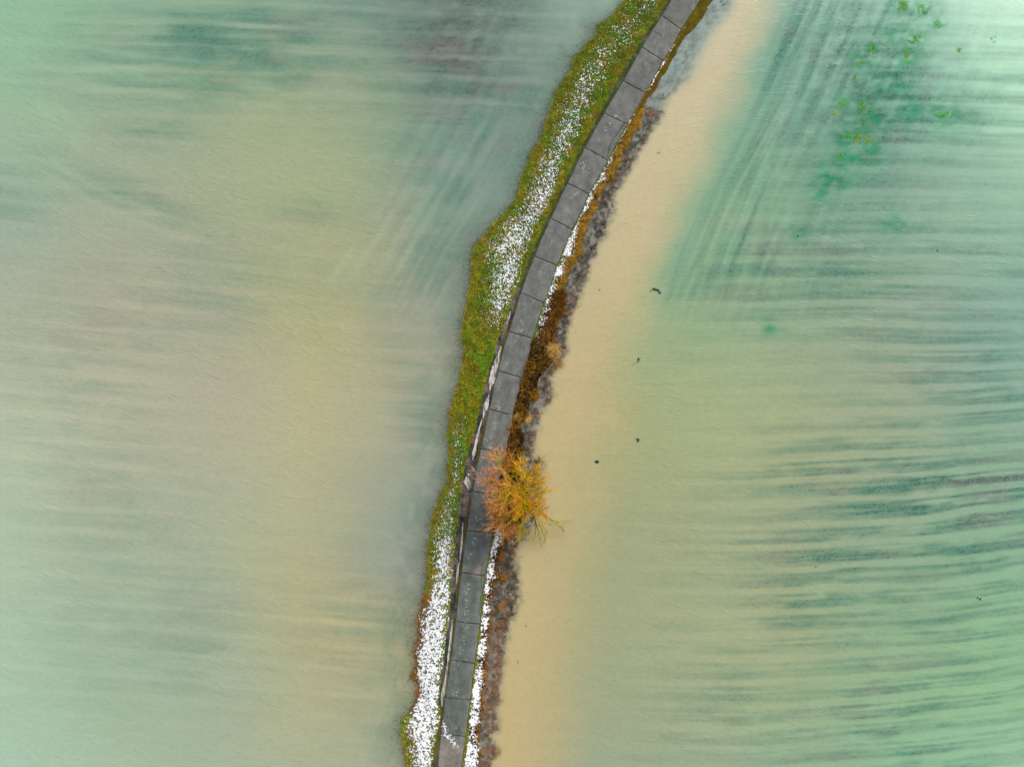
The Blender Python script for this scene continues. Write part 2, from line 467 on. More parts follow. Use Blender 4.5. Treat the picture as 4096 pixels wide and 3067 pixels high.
# ------------------------------------------------------------------ water
left_pts = [  # lighter left-edge values carry sky reflection painted into the water colour
    (0,0,148,188,160),(250,40,160,186,158),(500,0,146,174,152),(1000,0,148,172,150),(1450,0,140,162,148),(1800,0,140,152,144),(2150,0,150,172,156),(2400,20,160,180,162),
    (0,300,164,188,160),(500,300,158,174,150),(1000,330,162,172,144),(1500,330,158,172,142),(1900,330,140,158,144),(2200,250,152,168,152),
    (0,620,160,182,158),(450,620,164,172,150),(900,640,166,172,144),(1130,600,172,176,140),(1500,700,160,172,142),(1850,650,138,154,144),(2100,560,146,160,148),
    (0,950,164,174,160),(450,950,172,172,152),(900,950,168,170,148),(1250,950,174,174,136),(1600,1000,164,166,144),(1820,1050,148,152,144),
    (0,1300,180,180,160),(450,1300,184,178,156),(900,1300,174,170,150),(1350,1250,188,182,134),(1600,1300,172,166,142),(1780,1300,158,156,148),
    (0,1700,190,196,172),(450,1700,186,182,160),(900,1700,182,176,154),(1300,1700,190,182,142),(1600,1700,178,172,146),(1740,1750,150,156,148),
    (0,2100,182,196,172),(450,2100,178,182,160),(900,2100,174,178,156),(1300,2100,184,180,144),(1560,2100,168,166,146),(1680,2150,136,150,150),
    (0,2500,184,198,176),(450,2500,168,182,160),(900,2500,168,176,156),(1250,2400,192,182,140),(1450,2550,192,178,138),(1600,2600,190,176,138),(1640,2300,150,158,152),
    (0,2900,176,198,176),(450,2900,172,186,162),(900,2850,170,180,158),(1250,2850,186,180,146),(1500,2850,186,178,144),(1560,2980,160,168,154),
    (0,3100,176,198,176),(900,3100,168,180,158),(1400,3100,168,174,152)]
right_pts = [
    (3150,0,160,184,164),(3400,0,156,182,162),(3700,0,158,194,172),(3950,0,190,226,200),(4096,60,214,240,214),  # bright top-right corner: sky glare painted into the water colour
    (3050,300,152,176,156),(3300,300,150,170,156),(3600,350,152,174,158),(3900,300,186,216,192),(4096,350,206,230,200),
    (2900,600,160,182,152),(3150,650,160,178,154),(3400,600,144,170,154),(3700,700,166,184,166),(4000,750,186,206,184),
    (2750,950,160,178,148),(3000,950,164,180,152),(3300,950,158,176,154),(3700,950,170,184,162),(4096,1000,170,192,172),
    (2650,1300,172,180,142),(2950,1300,166,178,150),(3300,1300,170,178,154),(3700,1300,180,182,166),(4096,1350,164,184,170),
    (2550,1700,172,174,136),(2800,1650,182,184,146),(3100,1650,190,184,148),(3500,1650,184,182,156),(4096,1650,172,186,164),
    (2500,2050,168,172,138),(2800,2050,180,180,146),(3150,2050,178,178,152),(3600,2050,176,184,160),(4096,2050,166,188,164),
    (2420,2400,168,172,140),(2750,2400,180,178,146),(3100,2400,184,180,148),(3600,2400,170,184,156),(4096,2400,170,194,162),
    (2360,2750,168,172,142),(2700,2750,180,180,150),(3100,2700,184,184,152),(3600,2700,176,192,158),(4096,2700,178,202,162),
    (2320,3100,166,174,150),(2700,3100,172,180,154),(3200,3100,172,188,160),(3700,3100,174,200,168),(4096,3100,182,208,180)]


def shepard(pts, x, y):
    P = np.array(pts, float)
    C = lin(P[:, 2:5])
    num = np.zeros((len(x), 3)); den = np.zeros(len(x))
    for i in range(len(P)):
        d2 = ((x - P[i, 0]) ** 2 + (y - P[i, 1]) ** 2) / 300.0 ** 2
        w = np.exp(-d2 * 1.1) + 1e-4 / (1 + d2) ** 2
        num += w[:, None] * C[i]
        den += w
    return num / den[:, None]


soft_k = 1
wpx = gx + (fbm(gx / 220, gy / 160, 101, 3) - 0.5) * 160
wpy = gy + (fbm(gx / 300, gy / 120, 102, 3) - 0.5) * 110
right_pts = [(a, b, c - (12 if a > 2900 else 7 if a > 2600 else 2), d + (0 if a > 2600 else 0), e_ - (1 if a > 2900 else 0)) for a, b, c, d, e_ in right_pts]
left_pts = [(a, b, c - 3, d + 1, e_) for a, b, c, d, e_ in left_pts]
ccx = np.clip(wpx, -200, 4300); ccy = np.clip(wpy, -100, 3200)
mL = shepard(left_pts, ccx, ccy)
mR = shepard(right_pts, ccx, ccy) * (1 - 0.07 * sstep(2900, 3500, gx) * sstep(300, 900, gy))[:, None]
# silt laden ditch
dy = np.clip(gy / 3067, 0, 1)[:, None]
dtop, dmid, dlow = lin((204, 194, 160)), lin((195, 179, 133)), lin((196, 178, 129))
dc = np.where(dy < 0.5, dtop * (1 - 2 * dy) + dmid * 2 * dy, dmid * (2 - 2 * dy) + dlow * (2 * dy - 1))
soft = 85 + 45 * sstep(900, 2000, gy)
wob = (fbm(gx / 120, gy / 140, 103, 3) - 0.5) * 90
wd_ = (1 - sstep(-1.5, 1.5, (gx - gg + wob) / soft))[:, None]
mR = mR * (1 - wd_) + dc * wd_
# teal shallows just outside the ditch in the upper part
teal = (gauss(gx, gy, 3130, 150, 70, 260, 26) + 0.6 * gauss(gx, gy, 2960, 560, 60, 300, 26) + 0.7 * gauss(gx, gy, 2720, 1050, 60, 160, 20))[:, None].clip(0, 1) * (1 - wd_)
mR = mR * (1 - 0.5 * teal) + lin((116, 166, 146)) * 0.5 * teal
fr = (gx - gf) + (fbm(gx / 30, gy / 30, 104, 3) - 0.5) * 30
w_fr = (1 - sstep(-26, 34, fr))[:, None]
w_frt = (1 - sstep(-20, 70, fr) * 1.0)[:, None] * (1 - sstep(250, 420, gy))[:, None]
w_clear = w_fr * (0.35 + 0.65 * sstep(330, 560, gy))[:, None]
w_fr = np.maximum(w_fr, w_frt)
fc = sstep(250, 500, gy)[:, None]
mR = mR * (1 - w_fr) + (lin((150, 168, 160)) * (1 - fc) + lin((146, 148, 138)) * fc) * w_fr
murk_glare = np.where((gx < (gl + gr) / 2)[:, None], mL, mR)
hue = np.clip(sstep(0.50, 0.72, fbm(gx / 220, gy / 110, 121, 3)) * 0.8 + 0.7 * gauss(gx, gy, 1880, 120, 330, 260), 0, 1)[:, None]
tintw = lin((92, 156, 138)) * (1 - hue) + lin((138, 142, 140)) * hue
wk = (weed * 0.68)[:, None]
murk_glare = murk_glare * (1 - wk) + tintw * wk
murk_glare = murk_glare * (0.97 + 0.06 * fbm(gx / 70, gy / 30, 105, 3))[:, None]
# grey silt colour of the weed zones
def near_line(pts, w):
    P = np.array(pts, float); out = np.zeros(len(gx))
    for (x0, y0), (x1, y1) in zip(P[:-1], P[1:]):
        dx, dy_ = x1 - x0, y1 - y0; L2 = dx * dx + dy_ * dy_
        t = np.clip(((gx - x0) * dx + (gy - y0) * dy_) / L2, 0, 1)
        out = np.maximum(out, np.exp(-((gx - x0 - t * dx) ** 2 + (gy - y0 - t * dy_) ** 2) / w ** 2))
    return out
trk = np.zeros(len(gx))
for off in (0, 62):
    for pts, w in [([(-60, 150 + off), (300, 185 + off), (700, 240 + off), (1300, 300 + off), (1700, 330 + off)], 15),
                   ([(-60, 250 + off), (400, 290 + off), (900, 345 + off), (1250, 372 + off)], 15),
                   ([(-60, 560 + off), (160, 625 + off), (420, 770 + off), (640, 860 + off), (900, 930 + off)], 14),
                   ([(150 + off, 420), (330 + off, 600), (560 + off, 690), (900 + off, 700)], 16),
                   ([(1330 + off, 1120), (1560 + off, 780), (1760 + off, 430), (1930 + off, 60)], 20),
                   ([(1530 + off, 1080), (1700 + off, 800), (1880 + off, 460), (2040 + off, 150)], 20),
                   ([(2900 + off, 1050), (3060 + off, 650), (3200 + off, 300), (3330 + off, -40)], 16),
                   ([(3080 + off, 900), (3240 + off, 520), (3440 + off, 180), (3560 + off, -40)], 16),
                   ([(3300, 150 + off * 1.6), (3700, 190 + off * 1.5), (4200, 180 + off * 1.4)], 13),
                   ([(3550, 360 + off * 1.6), (3900, 370 + off * 1.5), (4200, 360 + off * 1.4)], 15),
                   ([(3500, 520 + off * 1.6), (3900, 530 + off * 1.5), (4200, 520 + off * 1.4)], 13)]:
        trk = np.maximum(trk, near_line(pts, w))
trk = trk * (0.3 + 0.9 * sstep(0.3, 0.65, fbm(gx / 130, gy / 130, 125, 2)))
weed = weed * (1 - 0.6 * trk)
weed = np.clip(weed + 0.6 * gauss(gx, gy, 1880, 130, 270, 250) * sstep(0.25, 0.6, fbm(gx / 60, gy / 26, 127, 3)) * (gx < ga) + 0.5 * gauss(gx, gy, 3480, 330, 300, 420, 35) * sstep(0.3, 0.6, fbm(gx / 50, gy / 34, 128, 3)) * (gx > gf), 0, 1.1)
trk = trk * np.where(gx < ga, 0.55, 1)
murk_glare = murk_glare * (1 + 0.09 * trk[:, None])
halo = np.zeros(len(gx))
for (hx, hy, hr_) in [(3424, 547, 80), (3470, 590, 90), (3380, 560, 60), (3606, 25, 60), (3692, 40, 70), (3655, 160, 70), (3631, 254, 55), (3449, 427, 60), (3370, 414, 40),
                      (3779, 461, 80), (3487, 200, 40), (3749, 100, 45), (3400, 640, 100), (3627, 211, 50), (3443, 249, 50), (3330, 700, 80), (3500, 480, 90), (3560, 330, 90), (3580, 130, 80), (3640, 440, 70), (3290, 760, 60), (3580, 900, 50), (3080, 1310, 36), (3200, 940, 40)]:
    halo = np.maximum(halo, gauss(gx, gy, hx, hy, hr_, hr_ * .8))
hn = sstep(0.38, 0.62, fbm(gx / 26, gy / 18, 126, 3))
hk = (halo * (0.30 + 0.6 * hn))[:, None]
murk_glare = murk_glare * (1 - hk) + lin((64, 152, 112)) * hk
op = 1.0 - 0.28 * weed
clump = sstep(0.45, 0.68, fbm(gx / 10, gy / 8, 106, 3))
op = op - weed * 0.14 * clump
# left shore shallows
dl = (ga - gx)
shal = np.where(gx < ga, np.exp(-np.clip(dl, 0, None) / (26 + 30 * fbm(gy / 120, 1.0, 107, 2))), 1.0)
shal = np.where(gx > (gl + gr) / 2, 0, shal)
op = op - 0.50 * shal * (0.75 + 0.5 * fbm(gx / 16, gy / 16, 108, 3))
# right fringe
cl = fbm(gx / 14, gy / 14, 109, 3)
op = op - w_clear[:, 0] * np.where(gx > gr, 0.62, 0) * (0.1 + 1.2 * sstep(0.34, 0.66, cl))
op = np.clip(op, 0.22, 1.0)
lum = murk_glare @ np.array([0.25, 0.6, 0.15])
satk = np.where(gx < ga, 1.12, 1.22 - 0.22 * wd_[:, 0])[:, None]
murk_glare = lum[:, None] + (murk_glare - lum[:, None]) * satk
murk_glare = murk_glare * (1 - 0.07 * (gx > gf) * (1 - wd_[:, 0]) - 0.16 * gauss(gx, gy, 1880, 150, 420, 350) * (gx < ga))[:, None]
murk_glare[:, 1] *= 1 - 0.05 * gauss(gx, gy, 1800, 200, 520, 420) * (gx < ga)
murk_glare = np.clip(murk_glare / K, 0, 0.95)

# ripple coordinates (metres) and strength
ang = np.full(len(gx), -17.0)
ang = ang + 26 * np.exp(-((gx - gg) / 320) ** 2) * (1 - sstep(1700, 2300, gy)) * (gx > gr)
ang = ang - 10 * sstep(1800, 3000, gx - 1000) * 0 - 12 * sstep(2500, 3000, gy) * (gx > gr)
xm, ym = (gx - CX) * S, (CY - gy) * S
warp = (fbm(gx / 520, gy / 420, 111, 2) - 0.5) * 3.0 + (fbm(gx / 130, gy / 110, 112, 2) - 0.5) * 0.45
slope = math.tan(math.radians(17))
vv = ym + slope * xm + warp
# bend the crests upward across the ditch
vv = vv - np.where(gx > gr, 1, 0) * 9 * np.arctan((gx - gg) * S / 9.0) * (1 - sstep(1900, 2500, gy)) * 0.55
uu = xm - slope * ym
amp = 0.55 + 0.9 * fbm(gx / 300, gy / 220, 113, 2)
amp = amp * np.where(gx < ga, 0.35 + 0.65 * sstep(60, 330, ga - gx), 1.0)
amp = amp * np.where(gx > gr, (0.25 + 0.75 * sstep(20, 260, gx - gf + 120 * (1 - sstep(900, 1500, gy)))), 1.0)
amp = amp * (1 - 0.55 * gauss(gx, gy, 2250, 2300, 300, 700) - 0.85 * gauss(gx, gy, 3850, 300, 800, 650)).clip(0.15, 1)
boost = 1 + 0.6 * gauss(gx, gy, 1000, 1100, 900, 600) + 0.3 * gauss(gx, gy, 3000, 2200, 700, 700)
amp = np.clip(amp * boost, 0, 2)
rco = np.stack([uu, vv, np.zeros_like(uu)], 1)

mw = Mat("muddy_water", 0.14, 0.5)
mw.p.inputs['IOR'].default_value = 1.33
ca = mw.attr('murk_glare').outputs['Color']
opn = mw.attr('opacity').outputs['Fac']
rip = mw.attr('ripple').outputs['Vector']
ampn = mw.attr('amp').outputs['Fac']
pp = mw.pos()


def vscale(m, vec, sx_, sy_, rot=0.0):
    nd = m.n('ShaderNodeMapping')
    nd.inputs['Scale'].default_value = (sx_, sy_, 1)
    nd.inputs['Rotation'].default_value = (0, 0, rot)
    m.l(vec, nd.inputs['Vector'])
    return nd.outputs[0]


r1 = mw.noise(vscale(mw, rip, 0.62, 3.0), 1.0, 2.0, 0.5, 0.35)
r2 = mw.noise(vscale(mw, rip, 1.5, 5.6, 0.28), 1.0, 2.0, 0.55, 0.2)
r3 = mw.noise(vscale(mw, rip, 0.5, 1.5, -0.3), 1.0, 2.0, 0.5, 0.4)
# ridged crest: 1-|2n-1| , sharpened
def ridge(m, f, p):
    a = m.math('ABSOLUTE', m.math('SUBTRACT', m.math('MULTIPLY', f, 2.0), 1.0))
    return m.math('POWER', m.math('SUBTRACT', 1.0, a, True), p)
crest = mw.math('MULTIPLY', ridge(mw, r1, 7.0), mw.ramp(r3, 0.48, 0.66))
hh = mw.math('ADD', mw.math('MULTIPLY', crest, 1.2), mw.math('MULTIPLY', r2, 0.9))
hh = mw.math('ADD', hh, mw.math('MULTIPLY', r1, 0.7))
hh = mw.math('MULTIPLY', hh, ampn)
b = mw.bump(hh, 0.34, 0.036)
fine = mw.noise(pp, 7.0, 3, 0.6)
mid = mw.noise(pp, 1.6, 4, 0.6)
tone = mw.math('MULTIPLY', mw.ramp(fine, 0.3, 0.7, 0.97, 1.03), mw.ramp(mid, 0.3, 0.7, 0.97, 1.03))
cmb = mw.n('ShaderNodeCombineColor')
for i in range(3): mw.l(tone, cmb.inputs[i])
mw.l(mw.mix(1.0, ca, cmb.outputs[0], 'MULTIPLY'), mw.p.inputs['Base Color'])
# stubble reaching up through the murk thins the water film in specks where the water is thin already
thin = mw.math('MULTIPLY', mw.math('SUBTRACT', 1.0, opn), mw.attr('stubble').outputs['Fac'])
speck = mw.ramp(mw.noise(pp, 3.0, 3, 0.75), 0.50, 0.62)
speck2 = mw.ramp(mw.noise(pp, 7.0, 2, 0.7), 0.50, 0.60)
op2 = mw.math('SUBTRACT', opn, mw.math('MULTIPLY', thin, mw.math('ADD', mw.math('MULTIPLY', speck, 0.75), mw.math('MULTIPLY', speck2, 0.6))), True)
tr = mw.n('ShaderNodeBsdfTransparent')
tr.inputs['Color'].default_value = (0.93, 0.97, 0.97, 1)
mx = mw.n('ShaderNodeMixShader')
mw.l(op2, mx.inputs[0]); mw.l(tr.outputs[0], mx.inputs[1]); mw.l(mw.p.outputs[0], mx.inputs[2])
mw.l(mx.outputs[0], mw.out.inputs['Surface'])
w0, w1 = world_xy(gx, gy, 0)
water = mesh_np("water", np.stack([w0, w1, np.zeros_like(w0)], 1), GF, mw.m,
                cols={'murk_glare': murk_glare}, floats={'opacity': op, 'amp': amp, 'stubble': np.where(gx < ga, 0.30 + 0.6 * shal + 0.4 * gauss(gx, gy, 1950, 80, 300, 250), 1.0)}, vecs={'ripple': rco})
tag(water, "muddy flood water standing over the fields and the ditch", None, kind="structure")

# ------------------------------------------------------------------ the concrete lane: slabs with open joints
joints = [(-60, -20), (65, 119), (191, 244), (326, 373), (455, 497), (592, 642), (735, 777), (874, 919), (1026, 1062), (1172, 1212),
          (1327, 1353), (1483, 1512), (1637, 1662), (1796, 1812), (1966, 1982), (2122, 2134), (2290, 2303), (2486, 2496), (2640, 2653), (2790, 2799), (2934, 2945), (3100, 3112), (3260, 3272)]
step = 155
jj = [(-60 - 60 * 1 - step * k, -20 - 60 * 1 - step * k) for k in range(1, 40)][::-1] + joints + [(3260 + step * k, 3272 + step * k) for k in range(1, 40)]
rv, rf, rtint, rwear = [], [], [], []
slab_tone = {}
for k in range(len(jj) - 1):
    (ya0, yb0), (ya1, yb1) = jj[k], jj[k + 1]
    nu, nv = 22, 34
    if ya1 < -300 or ya0 > 3400: nu, nv = 4, 6
    u = np.linspace(0, 1, nu)[None, :]; v = np.linspace(0, 1, nv)[:, None]
    gap = 0.62
    y0 = ya0 + (yb0 - ya0) * u + gap + jit((u * 90 + k * 333), 1.0, 12, 200)
    y1 = ya1 + (yb1 - ya1) * u - gap + jit((u * 90 + k * 333 + 50), 1.0, 12, 201)
    yy = y0 + (y1 - y0) * v
    vv_ = np.clip(v, 0.0, 1.0) + 0 * u
    inx = 0.8
    xl = Lr(yy) + inx + jit(yy, 1.2, 18, 202); xr = Rr(yy) - inx + jit(yy, 1.4, 16, 203)
    xx = xl + (xr - xl) * u
    hz = ROAD_Z + 0.02 * (1 - (2 * u - 1) ** 2) + rng.normal(0, 0.004)
    zz = hz + 0 * yy
    # worn, rounded arrises
    zz = zz - 0.012 * ((u < 0.02) | (u > 0.98)) - 0.010 * ((v < 0.01) | (v > 0.99))
    X_, Y_ = world_xy(xx, yy, zz)
    base = len(rv) and sum(len(q) for q in rv)
    P = np.stack([X_.ravel(), Y_.ravel(), zz.ravel()], 1)
    rv.append(P)
    ii = np.arange(nu * nv).reshape(nv, nu) + base
    rf.append(np.stack([ii[1:, :-1], ii[1:, 1:], ii[:-1, 1:], ii[:-1, :-1]], -1).reshape(-1, 4))
    # skirt
    per = np.concatenate([ii[0, :], ii[1:, -1], ii[-1, :-1][::-1], ii[1:-1, 0][::-1]])
    low = P[per - base].copy(); low[:, 2] -= 0.14
    lb = base + len(P)
    rv.append(low)
    li = np.arange(len(per)) + lb
    rf.append(np.stack([per, np.roll(per, -1), np.roll(li, -1), li], 1))
    # tone
    tone = 0.95 + 0.10 * rng.random()
    fx, fy = xx.ravel(), yy.ravel(); uu_ = np.broadcast_to(u, xx.shape).ravel()
    c0 = lin((113, 115, 111)); c1 = lin((90, 101, 94)); c2 = lin((134, 136, 132))
    low_f = sstep(1700, 2300, fy)[:, None]
    edge = sstep(0.62, 1.0, uu_)[:, None] * 0.8 + (1 - sstep(0.0, 0.25, uu_))[:, None] * 0.25
    nn = fbm(fx / 18, fy / 30, 204, 3)[:, None]
    c = c0 * (1 - low_f * 0.7) + c1 * low_f * 0.7
    c = c * (1 - edge * low_f * 0.5) + c2 * edge * low_f * 0.5
    c = c * (0.8 + 0.4 * nn) * tone
    # silt washed over the lane
    dirt = (0.9 * gauss(fx, fy, 1915, 2280, 16, 22, 20) + 0.5 * gauss(fx, fy, 1860, 2272, 12, 12) + 0.55 * gauss(fx, fy, 2268, 840, 9, 9) +
            0.45 * sstep(2945, 2975, fy) * (0.5 + 0.7 * gauss(fx, fy, 1800, 3010, 40, 60)) + 0.35 * sstep(2880, 2945, fy) * sstep(0.5, 1.0, 1 - uu_))
    dirt = np.clip(dirt * (0.4 + 1.2 * fbm(fx / 7, fy / 7, 205, 3)), 0, 1)[:, None]
    c = c * (1 - dirt) + lin((160, 144, 134)) * dirt
    rim = ((1 - sstep(0.0, 0.05, uu_)) * 0.6 + sstep(0.95, 1, uu_) * 0.5)[:, None] * sstep(0.4, 0.6, fbm(fx / 9, fy / 14, 206))[:, None]
    c = c * (1 - rim * 0.7) + lin((162, 150, 146)) * rim * 0.7
    vd = np.minimum(np.broadcast_to(v, xx.shape).ravel(), 1 - np.broadcast_to(v, xx.shape).ravel())
    jd = ((1 - sstep(0, 0.06, vd)) * sstep(0.45, 0.6, fbm(fx / 8, fy / 8, 207)))[:, None]
    c = c * (1 - jd * 0.45) + lin((80, 66, 54)) * jd * 0.45
    rtint.append(c / K); rtint.append((c / K).reshape(-1, 3)[per - base] * 0.6)
RV = np.concatenate(rv); RF = np.concatenate(rf); RT = np.concatenate(rtint)
mr = Mat("weathered_concrete", 0.85, 0.3)
def vscale_r(vec):
    nd = mr.n("ShaderNodeMapping"); nd.inputs["Scale"].default_value = (1.6, 0.5, 1); nd.inputs["Rotation"].default_value = (0, 0, 0.3)
    mr.l(vec, nd.inputs["Vector"]); return nd.outputs[0]
ta = mr.attr('tint').outputs['Color']
pp = mr.pos()
nf = mr.noise(pp, 14.0, 4, 0.75)
nm = mr.noise(pp, 1.3, 5, 0.65)
tone = mr.math('MULTIPLY', mr.ramp(nf, 0.25, 0.75, 0.76, 1.24), mr.ramp(nm, 0.3, 0.7, 0.78, 1.18))
cb = mr.n('ShaderNodeCombineColor')
for i in range(3): mr.l(tone, cb.inputs[i])
vor = mr.n('ShaderNodeTexVoronoi'); vor.inputs['Scale'].default_value = 2.6
mr.l(pp, vor.inputs['Vector'])
scf = mr.math('MULTIPLY', mr.ramp(mr.noise(vscale_r(pp), 1.0, 5, 0.7), 0.52, 0.72), 0.35)
spots = mr.math('MULTIPLY', mr.ramp(vor.outputs['Distance'], 0.06, 0.10, 1, 0), mr.ramp(mr.noise(pp, 0.8, 2), 0.56, 0.66))
colr = mr.mix(1.0, ta, cb.outputs[0], 'MULTIPLY')
colr = mr.mix(scf, colr, L4(150, 154, 148))
mr.l(mr.mix(mr.math('MULTIPLY', spots, 0.7), colr, L4(176, 184, 178)), mr.p.inputs['Base Color'])
mr.bump(nf, 0.4, 0.01)
road = mesh_np("road", RV, RF, mr.m, cols={'tint': RT}, smooth=False)
tag(road, "narrow lane of weathered grey concrete slabs curving between flooded fields", None, kind="structure")

# pale lichen blotches, cracks
def blob_poly(cx, cy, r, z, n=11, irr=0.35):
    a0 = rng.random() * 6.28
    pts = []
    for k in range(n):
        a = a0 + 2 * math.pi * k / n
        rr = r * (1 + irr * (rng.random() * 2 - 1))
        pts.append((cx + rr * math.cos(a), cy + rr * math.sin(a), z))
    return pts


class Acc:
    """collects triangle fans and tubes into one mesh"""
    def __init__(s): s.v = []; s.f = []; s.c = []; s.n = 0
    def fan(s, pts, col, dome=0.0):
        c = np.mean(pts, axis=0); c[2] += dome
        s.v.append(np.vstack([c[None], np.array(pts)])); m = len(pts)
        i = np.arange(m)
        s.f.append(np.stack([np.full(m, s.n), s.n + 1 + i, s.n + 1 + (i + 1) % m], 1))
        s.c.append(np.tile(col, (m + 1, 1))); s.n += m + 1
    def add(s, V, F, C):
        s.v.append(V); s.f.append(F + s.n); s.c.append(C); s.n += len(V)
    def build(s, name, mat, parent=None, smooth=False, origin=None):
        V = np.concatenate(s.v)
        if origin is not None: V = V - np.array(origin)
        return mesh_np(name, V, np.concatenate(s.f), mat, parent, cols={'tint': np.concatenate(s.c)}, smooth=smooth)


m_tint = attr_mat("tinted_surface", 0.9, 0.15, 0.2, 6.0)
road_c = lambda y, u: (Lr(y) + (Rr(y) - Lr(y)) * u)
lich = Acc()
LP = [(2463,463,10,8),(2440,495,5,5),(2423,520,8,7),(2400,565,5,3),(2341,672,20,22),(2330,655,8,6),(2315,745,8,6),(2303,775,7,8),(2285,790,4,4),(2345,785,5,4),
      (2264,840,5,4),(2303,772,7,5),(2208,967,4,3),(2120,1020,4,3),(2160,1085,4,3),(2100,1240,4,3),(2087,1290,6,6),(2068,1324,12,14),(2085,1322,5,5),(2040,1400,9,9),(2033,1448,8,8),(2060,1365,5,4),
      (2025,1495,6,6),(1992,1555,5,6),(1990,1620,12,13),(1997,1630,6,8),(1983,1695,12,14),(1976,1715,8,9),(1966,1745,8,9),(1959,1778,14,16),(1942,1758,8,5),(1962,1790,6,6),
      (1906,2065,5,5),(1907,2080,5,5),(1920,2075,5,3),(1897,2158,10,10),(1885,2110,6,4),(1895,2175,4,4),(1874,2230,4,3),(1885,2215,6,4),(1872,2335,7,8),(1869,2362,9,9),(1866,2405,12,12),(1870,2402,5,4),
      (1865,2445,8,9),(1863,2458,6,6),(1860,2480,8,5),(1862,2512,10,6),(1870,2505,5,4),(1855,2545,4,4),(1851,2561,5,3),(1858,2570,5,3),(1843,2600,9,6),(1845,2612,7,5),(1840,2585,4,3),(1861,2637,3,2),
      (1835,2650,5,4),(1823,2770,10,10),(1830,2760,5,4),(1823,2910,4,3),(1808,3020,8,6),(1790,3050,5,4)]
for (x, y, rad, n) in LP:
    for k in range(int(n * 1.8)):
        px_ = x + rng.normal(0, rad * 0.62); py_ = y + rng.normal(0, rad * 0.8)
        if not (Lr(py_) + 4 < px_ < Rr(py_) - 4): continue
        r_ = (0.02 + 0.07 * rng.random() ** 2.6)
        zz = ROAD_Z + 0.030 + rng.random() * 0.002
        X_, Y_ = world_xy(px_, py_, zz)
        g_ = 0.75 + 0.4 * rng.random()
        lich.fan(blob_poly(float(X_), float(Y_), r_, zz, 10, .2), np.array(L3(158, 172, 162)) * g_)
o = lich.build("lichen_patch", m_tint, road)

crk = Acc()
def ribbon(pts, widths, col, acc, z=None):
    P = np.array(pts, float)
    d = np.gradient(P[:, :2], axis=0); d /= np.linalg.norm(d, axis=1)[:, None] + 1e-9
    nrm = np.stack([-d[:, 1], d[:, 0]], 1)
    w = np.array(widths)[:, None] * 0.5
    a = P.copy(); b_ = P.copy(); a[:, :2] += nrm * w; b_[:, :2] -= nrm * w
    n = len(P); V = np.vstack([a, b_]); i = np.arange(n - 1)
    Fa = np.stack([i, i + 1, i + 1 + n], 1); Fb = np.stack([i, i + 1 + n, i + n], 1)
    acc.add(V, np.vstack([Fa, Fb]), np.tile(col, (2 * n, 1)))
def crack(pp_, w=0.035, col=(44, 40, 34)):
    pts = []
    for (x0, y0), (x1, y1) in zip(pp_[:-1], pp_[1:]):
        n = max(2, int(math.hypot(x1 - x0, y1 - y0) / 4))
        for k in range(n):
            t = k / n
            pts.append((x0 + (x1 - x0) * t + rng.normal(0, 0.8), y0 + (y1 - y0) * t + rng.normal(0, 0.8)))
    pts.append(pp_[-1])
    W_ = []
    for (x, y) in pts:
        X_, Y_ = world_xy(x, y, ROAD_Z + 0.026)
        W_.append((float(X_), float(Y_), ROAD_Z + 0.026))
    ribbon(W_, [w * (0.6 + 0.8 * rng.random()) for _ in W_], np.array(L3(*col)), crk)
def z1(*p): return [(2100 + .4973 * x, .4973 * y) for x, y in p]
def z3(*p): return [(1700 + .3623 * x, 1200 + .3623 * y) for x, y in p]
def z5(*p): return [(1600 + .27174 * x, 2200 + .27174 * y) for x, y in p]
def z6(*p): return [(1500 + .27174 * x, 2617 + .27174 * y) for x, y in p]
crack(z1((800,985),(785,1010),(770,1045),(745,1060),(735,1095),(705,1110),(700,1135),(680,1170),(672,1210),(665,1270)), 0.06)
crack(z1((1030,250),(1080,275),(1110,310)), 0.07)
crack(z1((905,718),(940,710),(985,715)), 0.04)
crack(z1((440,1330),(480,1350),(530,1385)), 0.03)
crack(z3((1060,870),(1040,930),(1050,960)), 0.05)
crack(z3((1075,430),(1095,440)), 0.05)
crack(z3((1000,600),(1070,670),(1110,660)), 0.03, (70, 70, 68))
crack(z3((620,1585),(640,1600),(655,1645)), 0.05)
crack(z6((1180,1620),(1210,1595),(1240,1590)), 0.035)
crack(z6((1080,240),(1100,290),(1140,300)), 0.03, (80, 78, 76))
crack(z5((1215,190),(1195,420),(1200,560),(1190,700),(1180,860),(1165,950)), 0.05, (70, 74, 74))
crk.build("crack", m_tint, road)

